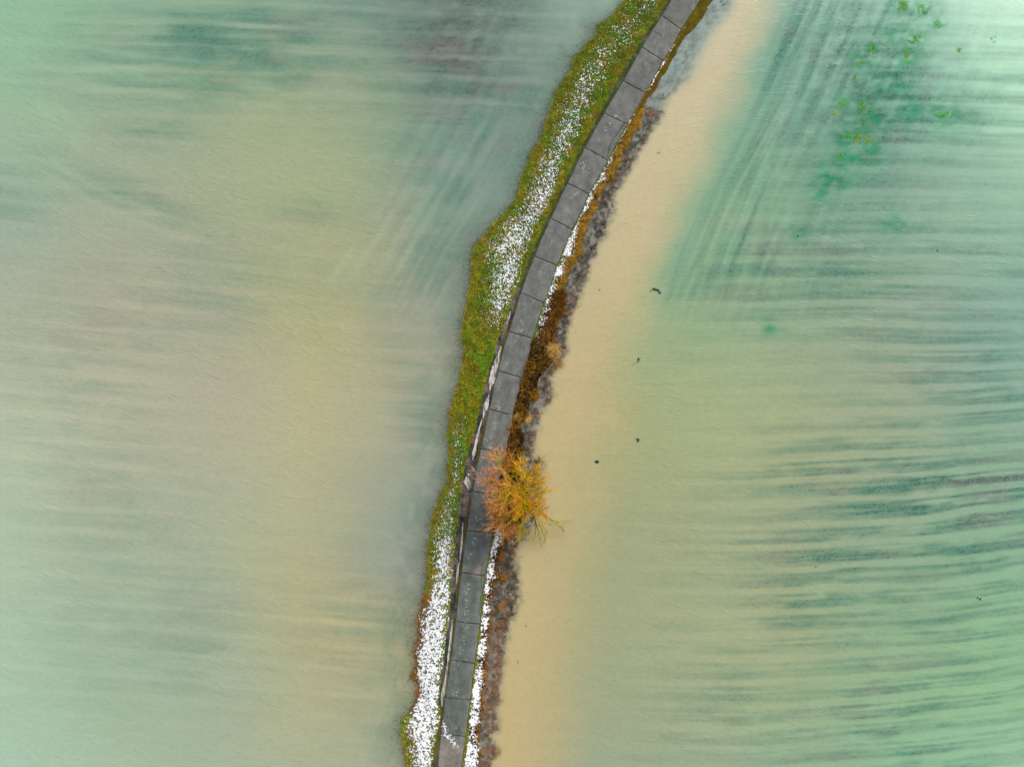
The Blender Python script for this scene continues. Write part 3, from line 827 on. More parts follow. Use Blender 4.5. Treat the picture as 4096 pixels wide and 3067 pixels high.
# ------------------------------------------------------------------ snow
def snow_table():
    ts = np.array([0, .15, .35, .55, .75, .9, 1.0])
    ys = np.array([-400, 0, 300, 650, 760, 950, 1080, 1180, 1270, 1320, 1380, 1640, 1720, 1850, 1950, 2050, 2170, 2260, 2360, 2500, 2700, 2830, 2870, 2950, 3067, 3500], float)
    T = np.array([
        [.03,.10,.22,.30,.12,.03,.0],[.03,.08,.16,.30,.20,.05,.0],[.0,.12,.34,.42,.16,.02,.0],[.0,.10,.36,.55,.30,.03,.0],
        [.0,.14,.38,.66,.52,.06,.0],[.0,.14,.46,.72,.66,.14,.0],[.0,.05,.22,.64,.70,.34,.0],[.0,.0,.12,.45,.66,.52,.05],
        [.0,.0,.06,.22,.50,.38,.0],[.0,.0,.02,.06,.10,.05,.0],[.0,.0,.0,.015,.0,.0,.0],[.0,.0,.0,.0,.0,.0,.0],
        [.0,.12,.26,.26,.03,.0,.0],[.0,.06,.24,.32,.16,.0,.0],[.0,.04,.28,.34,.16,.03,.0],[.0,.08,.34,.42,.42,.16,.0],
        [.0,.16,.38,.55,.62,.22,.02],[.0,.14,.40,.86,.80,.45,.05],[.0,.10,.72,.93,.80,.55,.10],[.02,.62,.92,.90,.80,.55,.12],
        [.02,.78,.94,.93,.90,.62,.15],[.15,.85,.94,.95,.92,.70,.25],[.05,.35,.86,.95,.93,.80,.55],[.06,.25,.66,.95,.90,.70,.40],
        [.06,.24,.40,.88,.93,.60,.15],[.06,.24,.40,.88,.93,.60,.15]])
    return ts, ys, T


def table_lookup(ts, ys, T, t, y):
    yi = np.clip(np.interp(y, ys, np.arange(len(ys))), 0, len(ys) - 1.001)
    ti = np.clip(np.interp(t, ts, np.arange(len(ts))), 0, len(ts) - 1.001)
    y0, t0 = yi.astype(int), ti.astype(int)
    fy, ft = yi - y0, ti - t0
    return (T[y0, t0] * (1 - fy) * (1 - ft) + T[y0 + 1, t0] * fy * (1 - ft) + T[y0, t0 + 1] * (1 - fy) * ft + T[y0 + 1, t0 + 1] * fy * ft)


_q = np.sort(fbm(rng.random(60000) * 900, rng.random(60000) * 900, 301, 3, 0.8).ravel())
def uni(n): return np.searchsorted(_q, n) / len(_q)


def snow_noise(x, y):
    # small crusts in the upper reach, broad sheets with leaf-shaped holes lower down
    lowf = sstep(2100, 2400, y)
    wx = x + (fbm(x / 6, y / 6, 302, 2) - .5) * 5
    wy = y + (fbm(x / 6, y / 6, 303, 2) - .5) * 5
    n1 = fbm(wx / 3.4, wy / 3.8, 301, 3, 0.85)
    n2 = fbm(wx / 5.0, wy / 5.4, 309, 3, 0.85)
    n = np.where(vnoise(x / 40, y / 40, 310) < lowf, n2, n1)
    big = (fbm(x / 24, y / 24, 304, 2) - 0.5) * 0.14
    return n + big


def left_density(x, y):
    t = (x - A(y)) / np.maximum(B(y) - A(y), 1)
    d = table_lookup(*snow_table(), np.clip(t, 0, 1), y)
    d = d * np.where(y < 2150, 0.78, 0.86)
    return np.where((t < 0) | (t > 1.0), 0, d)


RT_t = np.array([0, .12, .2, .4, .6, .8, 1.0])
RT_y = np.array([-400, 0, 90, 190, 250, 420, 480, 640, 660, 760, 840, 900, 980, 1130, 1180, 1290, 1340, 1380, 2080, 2100, 2200, 2300, 2400, 2700, 3067, 3500], float)
RT_T = np.array([
    [0,.05,.1,.1,.05,0,0],[0,.0,.04,.06,.03,0,0],[0,.1,.2,.1,.0,0,0],[0,.3,.5,.15,.0,0,0],[.0,.5,.75,.15,0,0,0],[.0,.6,.6,.1,0,0,0],
    [0,.35,.3,.1,0,0,0],[0,.5,.5,.25,.1,0,0],[0,.6,.9,.7,.3,0,0],[0,.45,.6,.35,.1,0,0],[0,.3,.75,.45,.1,0,0],[0,.3,.45,.15,0,0,0],
    [.0,.7,.9,.7,.25,.05,0],[.0,.8,.9,.85,.6,.1,0],[0,.6,.5,.1,.02,.0,0],[0,.55,.6,.5,.15,0,0],[0,.3,.4,.35,.25,0,0],[0,0,0,0,0,0,0],
    [0,0,0,0,0,0,0],[.0,.3,.6,.3,.1,0,0],[.0,.3,.8,.75,.4,.05,0],[.0,.3,.8,.8,.5,.1,0],[0,.15,.6,.92,.85,.5,.05],[0,.1,.6,.9,.8,.55,.05],
    [0,.3,.85,.95,.9,.6,.1],[0,.3,.85,.95,.9,.6,.1]])


def right_density(x, y):
    t = (x - Rr(y)) / np.maximum(E(y) - Rr(y), 1)
    d = table_lookup(RT_t, RT_y, RT_T, np.clip(t, 0, 1), y)
    d = d * (0.55 + 0.9 * sstep(0.35, 0.6, fbm(y / 28, 7.7, 320, 2))) 
    return np.where((t < 0) | (t > 1), 0, np.clip(d * 0.82, 0, 0.84))


def snow_amt(x, y):
    d = np.maximum(left_density(x, y), right_density(x, y))
    return uni(snow_noise(x, y)) - (1 - d)         # > 0 : snow


def snow_sheet(f0, f1, dens_extra=None, y0=-150, y1=3220, step=1.2, zoff=0.075):
    ys = np.arange(y0, y1, step)
    wmax = np.max(f1(ys) - f0(ys))
    nc = int(wmax / step) + 2
    t = np.linspace(0, 1, nc)[None, :]
    Y = ys[:, None] + 0 * t
    X = f0(Y) + (f1(Y) - f0(Y)) * t
    m = snow_amt(X, Y) if dens_extra is None else dens_extra(X, Y)
    z = ground_z(X, Y) if dens_extra is None else np.full(X.shape, ROAD_Z + 0.012)
    if dens_extra is None:
        z = z + np.where(m > 0, 0.035 + zoff * np.clip(m * 9, 0, 1), -0.02)
    else:
        z = z + np.where(m > 0, 0.006 + 0.02 * np.clip(m * 5, 0, 1), 0)
    keep = m > 0
    k4 = (keep[1:, :-1].astype(int) + keep[1:, 1:] + keep[:-1, 1:] + keep[:-1, :-1])
    cell = k4 >= (3 if dens_extra is None else 4)
    ii = np.arange(X.size).reshape(X.shape)
    Fq = np.stack([ii[1:, :-1], ii[1:, 1:], ii[:-1, 1:], ii[:-1, :-1]], -1)[cell]
    used, inv = np.unique(Fq.ravel(), return_inverse=True)
    Xw, Yw = world_xy(X, Y, z)
    V = np.stack([Xw.ravel(), Yw.ravel(), z.ravel()], 1)[used]
    return V, inv.reshape(-1, 4)


ms = Mat("old_snow", 0.6, 0.3)
nsn = ms.noise(ms.pos(), 6.0, 3)
ms.l(ms.mix(ms.ramp(nsn, 0.3, 0.7), (0.84, 0.87, 0.90, 1), (0.93, 0.95, 0.96, 1)), ms.p.inputs['Base Color'])
ms.p.inputs['Subsurface Weight'].default_value = 0.0
Va, Fa = snow_sheet(A, lambda y: B(y) + 0.01)
Vb, Fb = snow_sheet(Rr, E)
def slush(X, Y):
    d = (1.15 * gauss(X, Y, 1779, 2912, 9, 26, -14) + 0.95 * gauss(X, Y, 1790, 2948, 20, 6, 30) + 1.0 * gauss(X, Y, 1815, 2972, 10, 28, -28) + 0.55 * gauss(X, Y, 1800, 2938, 28, 3))
    return uni(fbm(X / 3.2, Y / 3.2, 330, 3, 0.6)) - (1 - np.clip(d * 0.8, 0, 0.9))
Vc, Fc = snow_sheet(Lr, Rr, slush, 2870, 3010, 1.2)
snow = mesh_np("snow", np.vstack([Va, Vb, Vc]), np.vstack([Fa, Fb + len(Va), Fc + len(Va) + len(Vb)]), ms.m)
tag(snow, "broken patches of old white snow lying on the grass beside the lane", "snow", kind="stuff")

# ------------------------------------------------------------------ strands
def strands(base, direc, length, width, col0, col1, nseg=3, rise=0.5, droop=0.9, curl=0.4, acc=None):
    """base (n,3); direc (n,) heading; length,width (n,); colours (n,3) root/tip. flat tapering blades"""
    n = len(base)
    P = [base.copy()]
    h = direc.copy(); el = np.full(n, 1.0) * rise * (0.7 + 0.6 * rng.random(n))
    cur = base.copy()
    dcurl = rng.normal(0, curl, n)
    for s_ in range(nseg):
        L_ = (length / nseg)
        cur = cur + np.stack([np.cos(h) * np.cos(el), np.sin(h) * np.cos(el), np.sin(el)], 1) * L_[:, None]
        P.append(cur.copy())
        h = h + dcurl + rng.normal(0, curl * 0.5, n)
        el = el - droop / nseg * (0.6 + 0.8 * rng.random(n))
    V = []; C = []
    for s_, p in enumerate(P):
        w = width * (1 - s_ / nseg) ** 0.7 * 0.5 if s_ < nseg else width * 0.06
        nx, ny = -np.sin(h), np.cos(h)
        off = np.stack([nx * w, ny * w, 0.3 * w * np.sin(h * 7)], 1)
        V += [p + off, p - off]
        t = s_ / nseg
        c = col0 * (1 - t) + col1 * t
        C += [c, c]
    V = np.stack(V, 1).reshape(-1, 3); C = np.stack(C, 1).reshape(-1, 3)
    m = 2 * (nseg + 1)
    b0 = (np.arange(n) * m)[:, None]
    Fs = []
    for s_ in range(nseg):
        a = 2 * s_
        Fs += [np.concatenate([b0 + a, b0 + a + 1, b0 + a + 3], 1), np.concatenate([b0 + a, b0 + a + 3, b0 + a + 2], 1)]
    acc.add(V, np.vstack(Fs), C)


def tubes(P0, P1, R0, R1, C0, C1, acc, sides=3):
    P0 = np.asarray(P0, float); P1 = np.asarray(P1, float)
    n = len(P0)
    d = P1 - P0; d /= np.linalg.norm(d, axis=1)[:, None] + 1e-9
    ref = np.where(np.abs(d[:, 2:3]) > 0.9, np.array([[1., 0, 0]]), np.array([[0, 0, 1.]]))
    a = np.cross(d, ref); a /= np.linalg.norm(a, axis=1)[:, None] + 1e-9
    b_ = np.cross(d, a)
    V = []; C = []
    for (P, R, Cc) in ((P0, R0, C0), (P1, R1, C1)):
        for k in range(sides):
            th = 2 * math.pi * k / sides
            V.append(P + (a * math.cos(th) + b_ * math.sin(th)) * np.asarray(R)[:, None]); C.append(Cc)
    V = np.stack(V, 1).reshape(-1, 3); C = np.stack(C, 1).reshape(-1, 3)
    b0 = (np.arange(n) * 2 * sides)[:, None]
    Fs = []
    for k in range(sides):
        k2 = (k + 1) % sides
        Fs += [np.concatenate([b0 + k, b0 + k2, b0 + sides + k2], 1), np.concatenate([b0 + k, b0 + sides + k2, b0 + sides + k], 1)]
    acc.add(V, np.vstack(Fs), C)


def colmix(cols, n, noise_w=None):
    cols = np.array([L3(*c) for c in cols])
    w = rng.dirichlet(np.ones(len(cols)) * 0.6, n) if noise_w is None else noise_w
    return w @ cols


m_grass = attr_mat("grass_blade", 0.75, 0.2, 0.25, 1.2)
m_dry = attr_mat("dry_stalk", 0.85, 0.15, 0.25, 2.0)

# green verge grass
GB = 1.85      # blades shade one another, so their own colour is lighter than the sward looks
def grass_points(n, f0, f1, y0=-140, y1=3200, keep=None):
    y = rng.uniform(y0, y1, n)
    wmax = float(np.max(f1(np.arange(y0, y1, 5.)) - f0(np.arange(y0, y1, 5.))))
    w = f1(y) - f0(y)
    ok = rng.random(n) < w / wmax
    y = y[ok]; x = f0(y) + (f1(y) - f0(y)) * rng.random(len(y))
    if keep is not None:
        k = keep(x, y); x, y = x[k], y[k]
    return x, y


acc = Acc()
def verge_cols(x, y):
    t = (x - A(y)) / np.maximum(B(y) - A(y), 1)
    olive = np.array(L3(152, 146, 24)); green = np.array(L3(112, 144, 26)); ochre = np.array(L3(164, 132, 42)); vivid = np.array(L3(48, 140, 26)); deep = np.array(L3(98, 100, 18))
    g1 = sstep(0.38, 0.62, fbm(x / 34, y / 34, 401, 3) + 0.10 * np.sin(t * 3.1) - 0.02)[:, None]
    g2 = sstep(0.52, 0.7, fbm(x / 45, y / 45, 402, 3) + 0.10 * (t < 0.5))[:, None]
    g3 = (sstep(0.50, 0.62, fbm(x / 28, y / 40, 403, 3)) * np.exp(-((t - 0.55) / 0.25) ** 2))[:, None]
    g4 = sstep(0.45, 0.6, fbm(x / 10, y / 10, 404, 2))[:, None]
    c = olive * (1 - g1) + green * g1
    c = c * (1 - 0.5 * g2) + ochre * 0.5 * g2
    mid = (sstep(1690, 1760, y) * (1 - sstep(1830, 1900, y)) + 0.9 * sstep(1280, 1320, y) * (1 - sstep(1350, 1400, y)) * (t > .5) + 0.8 * sstep(2250, 2400, y) * sstep(0.7, 0.9, t) + (1 - sstep(100, 700, y)) * 0.7 + 0.3)[:, None]
    c = c * (1 - 0.75 * g3 * mid.clip(0, 1)) + vivid * 0.75 * g3 * mid.clip(0, 1)
    c = c * (1 - 0.5 * g4) + deep * 0.5 * g4
    brown = (sstep(2350, 2420, y) * (1 - sstep(2840, 2870, y)) * (1 - sstep(0.1, 0.6, t)))[:, None]
    c = c * (1 - brown) + np.array(L3(134, 98, 50)) * brown
    brown2 = (sstep(2300, 2400, y) * (t > .15) * (t < .75))[:, None] * 0.6 * sstep(.35, .6, fbm(x / 14, y / 14, 405, 2))[:, None]
    c = c * (1 - brown2) + np.array(L3(128, 98, 66)) * brown2
    return c
x, y = grass_points(150000, lambda y: A(y) - 5, B, keep=lambda x, y: (snow_amt(x, y) < 0.04) | (rng.random(len(x)) < 0.03))
z = ground_z(x, y)
nb = 3
X_, Y_ = world_xy(x, y, z)
base = np.stack([X_, Y_, z], 1)
cc = verge_cols(x, y) * GB
for k in range(nb):
    n = len(x)
    j = base + np.stack([rng.normal(0, .05, n), rng.normal(0, .05, n), np.zeros(n)], 1)
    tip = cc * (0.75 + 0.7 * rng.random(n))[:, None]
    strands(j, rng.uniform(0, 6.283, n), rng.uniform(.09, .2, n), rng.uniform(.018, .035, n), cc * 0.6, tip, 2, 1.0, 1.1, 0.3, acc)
# straggling tufts standing in the shallows along the left shore
y = rng.uniform(-140, 3200, 5200)
x = A(y) - rng.exponential(9, len(y)) * (1 + 1.6 * sstep(0.55, 0.7, fbm(y / 60, 2.2, 406, 2)))
X_, Y_ = world_xy(x, y, 0)
cs = colmix([(120, 108, 40), (150, 112, 84), (90, 110, 40)], len(x)) * 1.3
for k in range(3):
    n = len(x)
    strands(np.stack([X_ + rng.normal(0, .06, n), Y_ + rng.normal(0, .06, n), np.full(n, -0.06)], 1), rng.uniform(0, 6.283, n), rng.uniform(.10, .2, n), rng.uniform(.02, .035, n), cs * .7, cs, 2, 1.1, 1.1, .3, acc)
# moss and grass seams along both lane edges, right verge grass
def seam(f0, f1, n, y0, y1, cols, keep=None, hgt=(.05, .11)):
    x, y = grass_points(n, f0, f1, y0, y1, keep)
    n = len(x)
    z = ground_z(x, y) + 0.01
    X_, Y_ = world_xy(x, y, z)
    c = colmix(cols, n) * GB
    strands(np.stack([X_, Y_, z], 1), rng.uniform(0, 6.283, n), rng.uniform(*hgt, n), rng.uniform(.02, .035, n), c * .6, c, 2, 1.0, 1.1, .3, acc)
ns = lambda x, y: snow_amt(x, y) < 0.03
seam(lambda y: Lr(y) - 9, lambda y: Lr(y) - 1, 26000, 1150, 2960, [(112, 108, 24), (92, 72, 26), (70, 96, 20), (110, 84, 40)],
     lambda x, y: fbm(y / 38, 5.5, 410, 2) > 0.42)
seam(lambda y: Lr(y) - 14, lambda y: Lr(y) - 2, 16000, -140, 1150, [(96, 104, 34), (88, 88, 50), (64, 104, 26)], lambda x, y: fbm(y / 30, 6.5, 411, 2) > 0.40)
seam(B, lambda y: Lr(y) - 1, 12000, 2830, 3200, [(110, 100, 36), (120, 96, 60), (90, 104, 30)], lambda x, y: fbm(x / 9, y / 14, 412, 2) > 0.42)
seam(lambda y: Rr(y) + 1, lambda y: Rr(y) + 10, 34000, 480, 1360, [(96, 118, 18), (128, 116, 16), (70, 110, 20)], ns)
seam(lambda y: Rr(y) + 1, lambda y: Rr(y) + 13, 34000, 2150, 3200, [(120, 124, 12), (104, 100, 12), (138, 118, 20), (80, 124, 16)], ns)
seam(lambda y: Rr(y) + 1, lambda y: E(y) + 3, 42000, -140, 300, [(134, 112, 22), (104, 110, 20), (150, 118, 30), (84, 84, 16)], ns, (.08, .2))
seam(lambda y: Rr(y) + 1, lambda y: E(y) - 2, 26000, 250, 520, [(140, 112, 22), (100, 104, 20), (124, 84, 24)], ns, (.07, .16))
grass = acc.build("grass", m_grass)
tag(grass, "olive and green grass covering the long verge left of the lane and its seams", "grass", kind="stuff")

# dry orange grass leaning off the right bank
def heading_out(y):
    # away from the lane, in world angle
    dxdy = (Rr(y + 20) - Rr(y - 20)) / 40.0
    return np.arctan2(dxdy, 1.0) * 1.0 + 0.0     # perpendicular to the lane, to the right
acc = Acc()
def dry(n, y0, y1, u0, u1, cols, ln=(.25, .55), wd=(.02, .045), spread=.7, rise=.7, bright=1.5, tuft=8, keep=None, zoff=0.0):
    y = rng.uniform(y0, y1, n); u = rng.uniform(u0, u1, n)
    x = Rr(y) + (E(y) - Rr(y)) * u
    k = fbm(x / 13, y / 13, 440, 2) + rng.normal(0, .05, len(x)) > .45
    if keep is not None: k &= keep(x, y)
    x, y = x[k], y[k]
    n = len(x)
    z = ground_z(x, y) + zoff
    hd = heading_out(y) + rng.normal(0, .55, n)
    ctone = colmix(cols, n) * bright * .8 * (0.35 + 1.1 * rng.random(n))[:, None]
    for k in range(tuft):
        X_, Y_ = world_xy(x, y, z)
        strands(np.stack([X_ + rng.normal(0, .05, n), Y_ + rng.normal(0, .05, n), z], 1), hd + rng.normal(0, spread, n), rng.uniform(*ln, n), rng.uniform(*wd, n),
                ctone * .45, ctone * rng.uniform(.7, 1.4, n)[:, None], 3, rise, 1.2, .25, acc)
OR = [(196, 138, 26), (216, 158, 48), (120, 84, 22), (200, 166, 66), (140, 124, 30)]
BR = [(92, 60, 14), (140, 96, 28), (60, 38, 12), (190, 140, 56)]
nk = lambda x, y: snow_amt(x, y) < 0.02
dry(800, 260, 470, .35, 1.0, [(150, 118, 26), (170, 110, 40), (110, 96, 24)], (.15, .3), keep=nk)
dry(2700, 440, 1150, .30, 1.02, OR, keep=nk)
dry(560, 1150, 1380, .35, 1.05, BR, (.3, .6), keep=nk)
dry(260, 2100, 2330, .45, 1.15, BR, (.2, .45), keep=nk)
dry(900, 2300, 3200, .70, 1.1, [(170, 116, 50), (140, 92, 36), (190, 134, 60)], (.15, .35), keep=nk)
dry(420, 2340, 3200, .15, .8, [(130, 104, 40), (150, 100, 50)], (.1, .2), keep=nk)
o = acc.build("dry_grass", m_dry)
tag(o, "matted orange dry grass hanging from the bank right of the lane", "dry grass", kind="stuff")

# dark bramble thicket on the right bank
acc = Acc()
def thicket(n, y0, y1, u0, u1, cols, ln=(.4, 1.1), wd=(.02, .04), bright=1.4, hz=(0.0, .35), seg=5, curl=.55):
    y = rng.uniform(y0, y1, n); u = rng.uniform(u0, u1, n)
    x = Rr(y) + (E(y) - Rr(y)) * u
    cl = fbm(x / 16, y / 16, 420, 2)
    k = cl + rng.normal(0, .07, n) > .52
    x, y = x[k], y[k]; n = len(x)
    z = np.maximum(ground_z(x, y), 0) + rng.uniform(*hz, n)
    X_, Y_ = world_xy(x, y, z)
    c = colmix(cols, n) * bright * (0.25 + 1.2 * rng.random(n) ** 2)[:, None]
    strands(np.stack([X_, Y_, z], 1), rng.uniform(0, 6.283, n), rng.uniform(*ln, n), rng.uniform(*wd, n), c * .4, c, seg, .45, 1.3, curl, acc)
DK = [(84, 46, 10), (120, 70, 12), (48, 28, 8), (176, 112, 20), (214, 146, 34)]
thicket(4200, 1150, 1360, .30, 1.05, DK, (.3, .8))
thicket(4600, 1350, 1860, .02, 1.03, DK, (.3, .9))
thicket(1300, 1380, 1860, .05, 1.0, [(190, 150, 30), (212, 160, 60), (176, 120, 20)], (.6, 1.5), (.025, .045), 1.2, (.1, .4), 6, .3)
thicket(2600, 1860, 2130, .0, 1.0, DK[:4], (.3, .9))
o = acc.build("brambles", m_dry)
tag(o, "dark brown bramble thicket on the bank above the brown ditch", "brambles", kind="stuff")

# drowned vegetation in the fringe
acc = Acc()
def drowned(n, y0, y1, u0, u1, cols, ln=(.3, .7), bright=1.3, z0=-.16, z1=-.01, wd=(.02, .04), clump=.5, spread=.8, keepn=430):
    y = rng.uniform(y0, y1, n); u = rng.uniform(u0, u1, n)
    x = E(y) + (F(y) - E(y)) * u
    k = fbm(x / 15, y / 15, keepn, 2) + rng.normal(0, .05, n) > clump
    x, y = x[k], y[k]; n = len(x)
    z = rng.uniform(z0, z1, n)
    c = colmix(cols, n) * bright * (0.6 + .8 * rng.random(n))[:, None]
    X_, Y_ = world_xy(x, y, z)
    for j in range(4):
        strands(np.stack([X_ + rng.normal(0, .05, n), Y_ + rng.normal(0, .05, n), z], 1), heading_out(y) - .2 + rng.normal(0, spread, n), rng.uniform(*ln, n), rng.uniform(*wd, n), c * .7, c, 3, .16, .3, .3, acc)
DKG = [(66, 72, 66), (96, 96, 82), (50, 56, 50), (104, 84, 60)]
PK = [(150, 106, 98), (130, 96, 92), (166, 124, 94)]
drowned(2600, 430, 1500, -.1, .95, DKG, z0=-.12, z1=0.02, clump=.46)
drowned(1100, 430, 1500, .1, 1.0, PK, z0=-.10, z1=.02, clump=.53, keepn=431)
drowned(900, 1480, 1900, 0., .95, DKG, z0=-.12, z1=0.02, clump=.48)
drowned(500, 1480, 1900, .2, 1., PK, z0=-.10, z1=.02, clump=.52, keepn=431)
drowned(1500, 2180, 2520, 0., .95, DKG, z0=-.1, z1=0.03, clump=.46)
drowned(500, 2180, 2520, 0., .95, [(150, 96, 50), (170, 110, 60)], z0=-.08, z1=.04, clump=.54, keepn=431)
drowned(4200, 2480, 3200, 0., .98, [(160, 118, 80), (146, 108, 92), (172, 130, 84), (120, 100, 92)], z0=-.08, z1=.03, clump=.44, ln=(.25, .5), keepn=431)
drowned(800, 2480, 3200, 0., .9, DKG + [(100, 84, 90)], z0=-.1, z1=.0, clump=.50)
# red-brown stems along the left shore
y = rng.uniform(2380, 2870, 1500); x = A(y) - rng.random(1500) ** 1.5 * 22
X_, Y_ = world_xy(x, y, -.05); n = 1500
c = colmix([(176, 128, 90), (150, 110, 100), (190, 120, 60)], n) * 1.2
strands(np.stack([X_, Y_, np.full(n, -.07)], 1), rng.uniform(0, 6.28, n), rng.uniform(.2, .4, n), rng.uniform(.02, .04, n), c * .7, c, 3, .25, .4, .3, acc)
o = acc.build("drowned_stems", m_dry)
tag(o, "half drowned dark and reddish stems along the foot of the banks", "drowned plants", kind="stuff")

# ------------------------------------------------------------------ puddles in the wheel rut left of the lane
mp = Mat("sky_pale_puddle", 0.12, 0.5)
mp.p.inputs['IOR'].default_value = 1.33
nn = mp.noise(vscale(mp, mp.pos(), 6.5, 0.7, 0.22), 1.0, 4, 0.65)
mp.l(mp.mix(mp.ramp(nn, 0.46, 0.62), L4(212, 204, 194), L4(96, 104, 102)), mp.p.inputs['Base Color'])  # pale tone stands in for the bright sky mirrored in the puddles
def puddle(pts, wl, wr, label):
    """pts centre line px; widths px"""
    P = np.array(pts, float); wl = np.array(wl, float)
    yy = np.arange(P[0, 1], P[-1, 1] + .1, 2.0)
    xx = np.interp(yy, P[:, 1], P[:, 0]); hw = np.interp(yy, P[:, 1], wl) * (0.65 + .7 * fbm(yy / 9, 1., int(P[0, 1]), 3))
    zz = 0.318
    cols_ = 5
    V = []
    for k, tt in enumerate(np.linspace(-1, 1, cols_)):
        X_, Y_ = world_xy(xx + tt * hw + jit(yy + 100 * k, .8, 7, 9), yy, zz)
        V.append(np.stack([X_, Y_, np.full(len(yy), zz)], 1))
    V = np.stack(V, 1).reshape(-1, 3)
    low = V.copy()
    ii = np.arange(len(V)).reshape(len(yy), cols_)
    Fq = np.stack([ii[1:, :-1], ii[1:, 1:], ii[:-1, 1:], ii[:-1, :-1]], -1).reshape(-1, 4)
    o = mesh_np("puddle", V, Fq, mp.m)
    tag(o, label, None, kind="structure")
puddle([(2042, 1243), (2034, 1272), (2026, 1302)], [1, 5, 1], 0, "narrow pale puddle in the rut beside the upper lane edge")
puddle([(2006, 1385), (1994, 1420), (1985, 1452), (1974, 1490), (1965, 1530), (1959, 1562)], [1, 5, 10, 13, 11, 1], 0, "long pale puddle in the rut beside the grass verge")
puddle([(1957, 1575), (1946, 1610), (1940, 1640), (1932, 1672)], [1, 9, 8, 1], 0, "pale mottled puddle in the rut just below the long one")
puddle([(1928, 1676), (1915, 1720), (1906, 1760), (1896, 1810), (1890, 1840)], [1, 3.5, 5, 6, 1], 0, "thin pale streak of sky coloured water in the rut above the tree")
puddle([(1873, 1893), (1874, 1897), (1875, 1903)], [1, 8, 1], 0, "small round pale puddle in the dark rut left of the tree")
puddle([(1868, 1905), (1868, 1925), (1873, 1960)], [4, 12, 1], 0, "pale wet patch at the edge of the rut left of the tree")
puddle([(1852, 2090), (1848, 2150), (1842, 2210), (1837, 2260)], [1, 3, 4, 1], 0, "thin pale streak of sky coloured water in the rut below the tree")
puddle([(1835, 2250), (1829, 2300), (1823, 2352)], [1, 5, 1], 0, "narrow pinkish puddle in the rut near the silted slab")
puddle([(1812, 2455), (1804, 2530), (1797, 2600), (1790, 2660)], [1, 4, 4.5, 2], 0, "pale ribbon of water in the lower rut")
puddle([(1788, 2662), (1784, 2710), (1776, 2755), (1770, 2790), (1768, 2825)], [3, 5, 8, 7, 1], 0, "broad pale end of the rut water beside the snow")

# ------------------------------------------------------------------ bare willow
def zt(x, y): return (1700 + .3623 * x, 1700 + .3623 * y)


def pt(zx, zy, z):
    px_, py_ = zt(zx, zy)
    X_, Y_ = world_xy(px_, py_, z)
    return np.array([float(X_), float(Y_), z])


tree_base = pt(1085, 760, 0.15); tree_base[2] = 0.12
tree = empty("willow_tree", tuple(tree_base))
tag(tree, "bare willow with mossy yellow limbs and orange twigs overhanging the lane", "tree")
TB = np.array(tree_base)
m_bark = attr_mat("mossy_bark", 0.9, 0.1, 0.3, 4.0)
m_twig = attr_mat("willow_twig", 0.8, 0.15, 0.15, 1.5)
MOSS = np.array(L3(176, 178, 20)) * 1.25; BARK = np.array(L3(118, 122, 26)); OCH = np.array(L3(212, 190, 14)) * 1.4
ORG = np.array(L3(226, 164, 34)) * 1.25; PNK = np.array(L3(228, 150, 112)) * 1.2
twP0, twP1, twR0, twR1, twC0, twC1 = [], [], [], [], [], []


def smooth_path(pts, n=7, wob=.12):
    P = np.array(pts, float)
    t = np.linspace(0, 1, len(P)); tt = np.linspace(0, 1, (len(P) - 1) * n + 1)
    Q = np.stack([np.interp(tt, t, P[:, k]) for k in range(3)], 1)
    k_ = np.array([.25, .5, .25])
    for _ in range(3):
        Q[1:-1] = Q[:-2] * .25 + Q[1:-1] * .5 + Q[2:] * .25
    Q[1:-1] += rng.normal(0, wob * .4, (len(Q) - 2, 3))
    return Q


def tube_path(Q, r0, r1, c0, c1, acc, sides=7):
    """one continuous tapering tube"""
    n = len(Q)
    d = np.gradient(Q, axis=0); d /= np.linalg.norm(d, axis=1)[:, None]
    a = np.cross(d, np.array([0.31, 0.2, 0.93])); a /= np.linalg.norm(a, axis=1)[:, None]
    b_ = np.cross(d, a)
    R = np.linspace(r0, r1, n) * (1 + .12 * rng.normal(0, 1, n))
    th = np.arange(sides) * 2 * math.pi / sides
    V = Q[:, None, :] + (a[:, None, :] * np.cos(th)[None, :, None] + b_[:, None, :] * np.sin(th)[None, :, None]) * R[:, None, None]
    t = np.linspace(0, 1, n)[:, None, None]
    C = np.broadcast_to(c0 * (1 - t) + c1 * t, V.shape) * (0.75 + 0.4 * rng.random((n, 1, 1)))
    ii = np.arange(n * sides).reshape(n, sides); jn = np.roll(ii, -1, axis=1)
    Fa = np.stack([ii[:-1], jn[:-1], jn[1:]], -1).reshape(-1, 3); Fb = np.stack([ii[:-1], jn[1:], ii[1:]], -1).reshape(-1, 3)
    acc.add(V.reshape(-1, 3), np.vstack([Fa, Fb]), C.reshape(-1, 3))


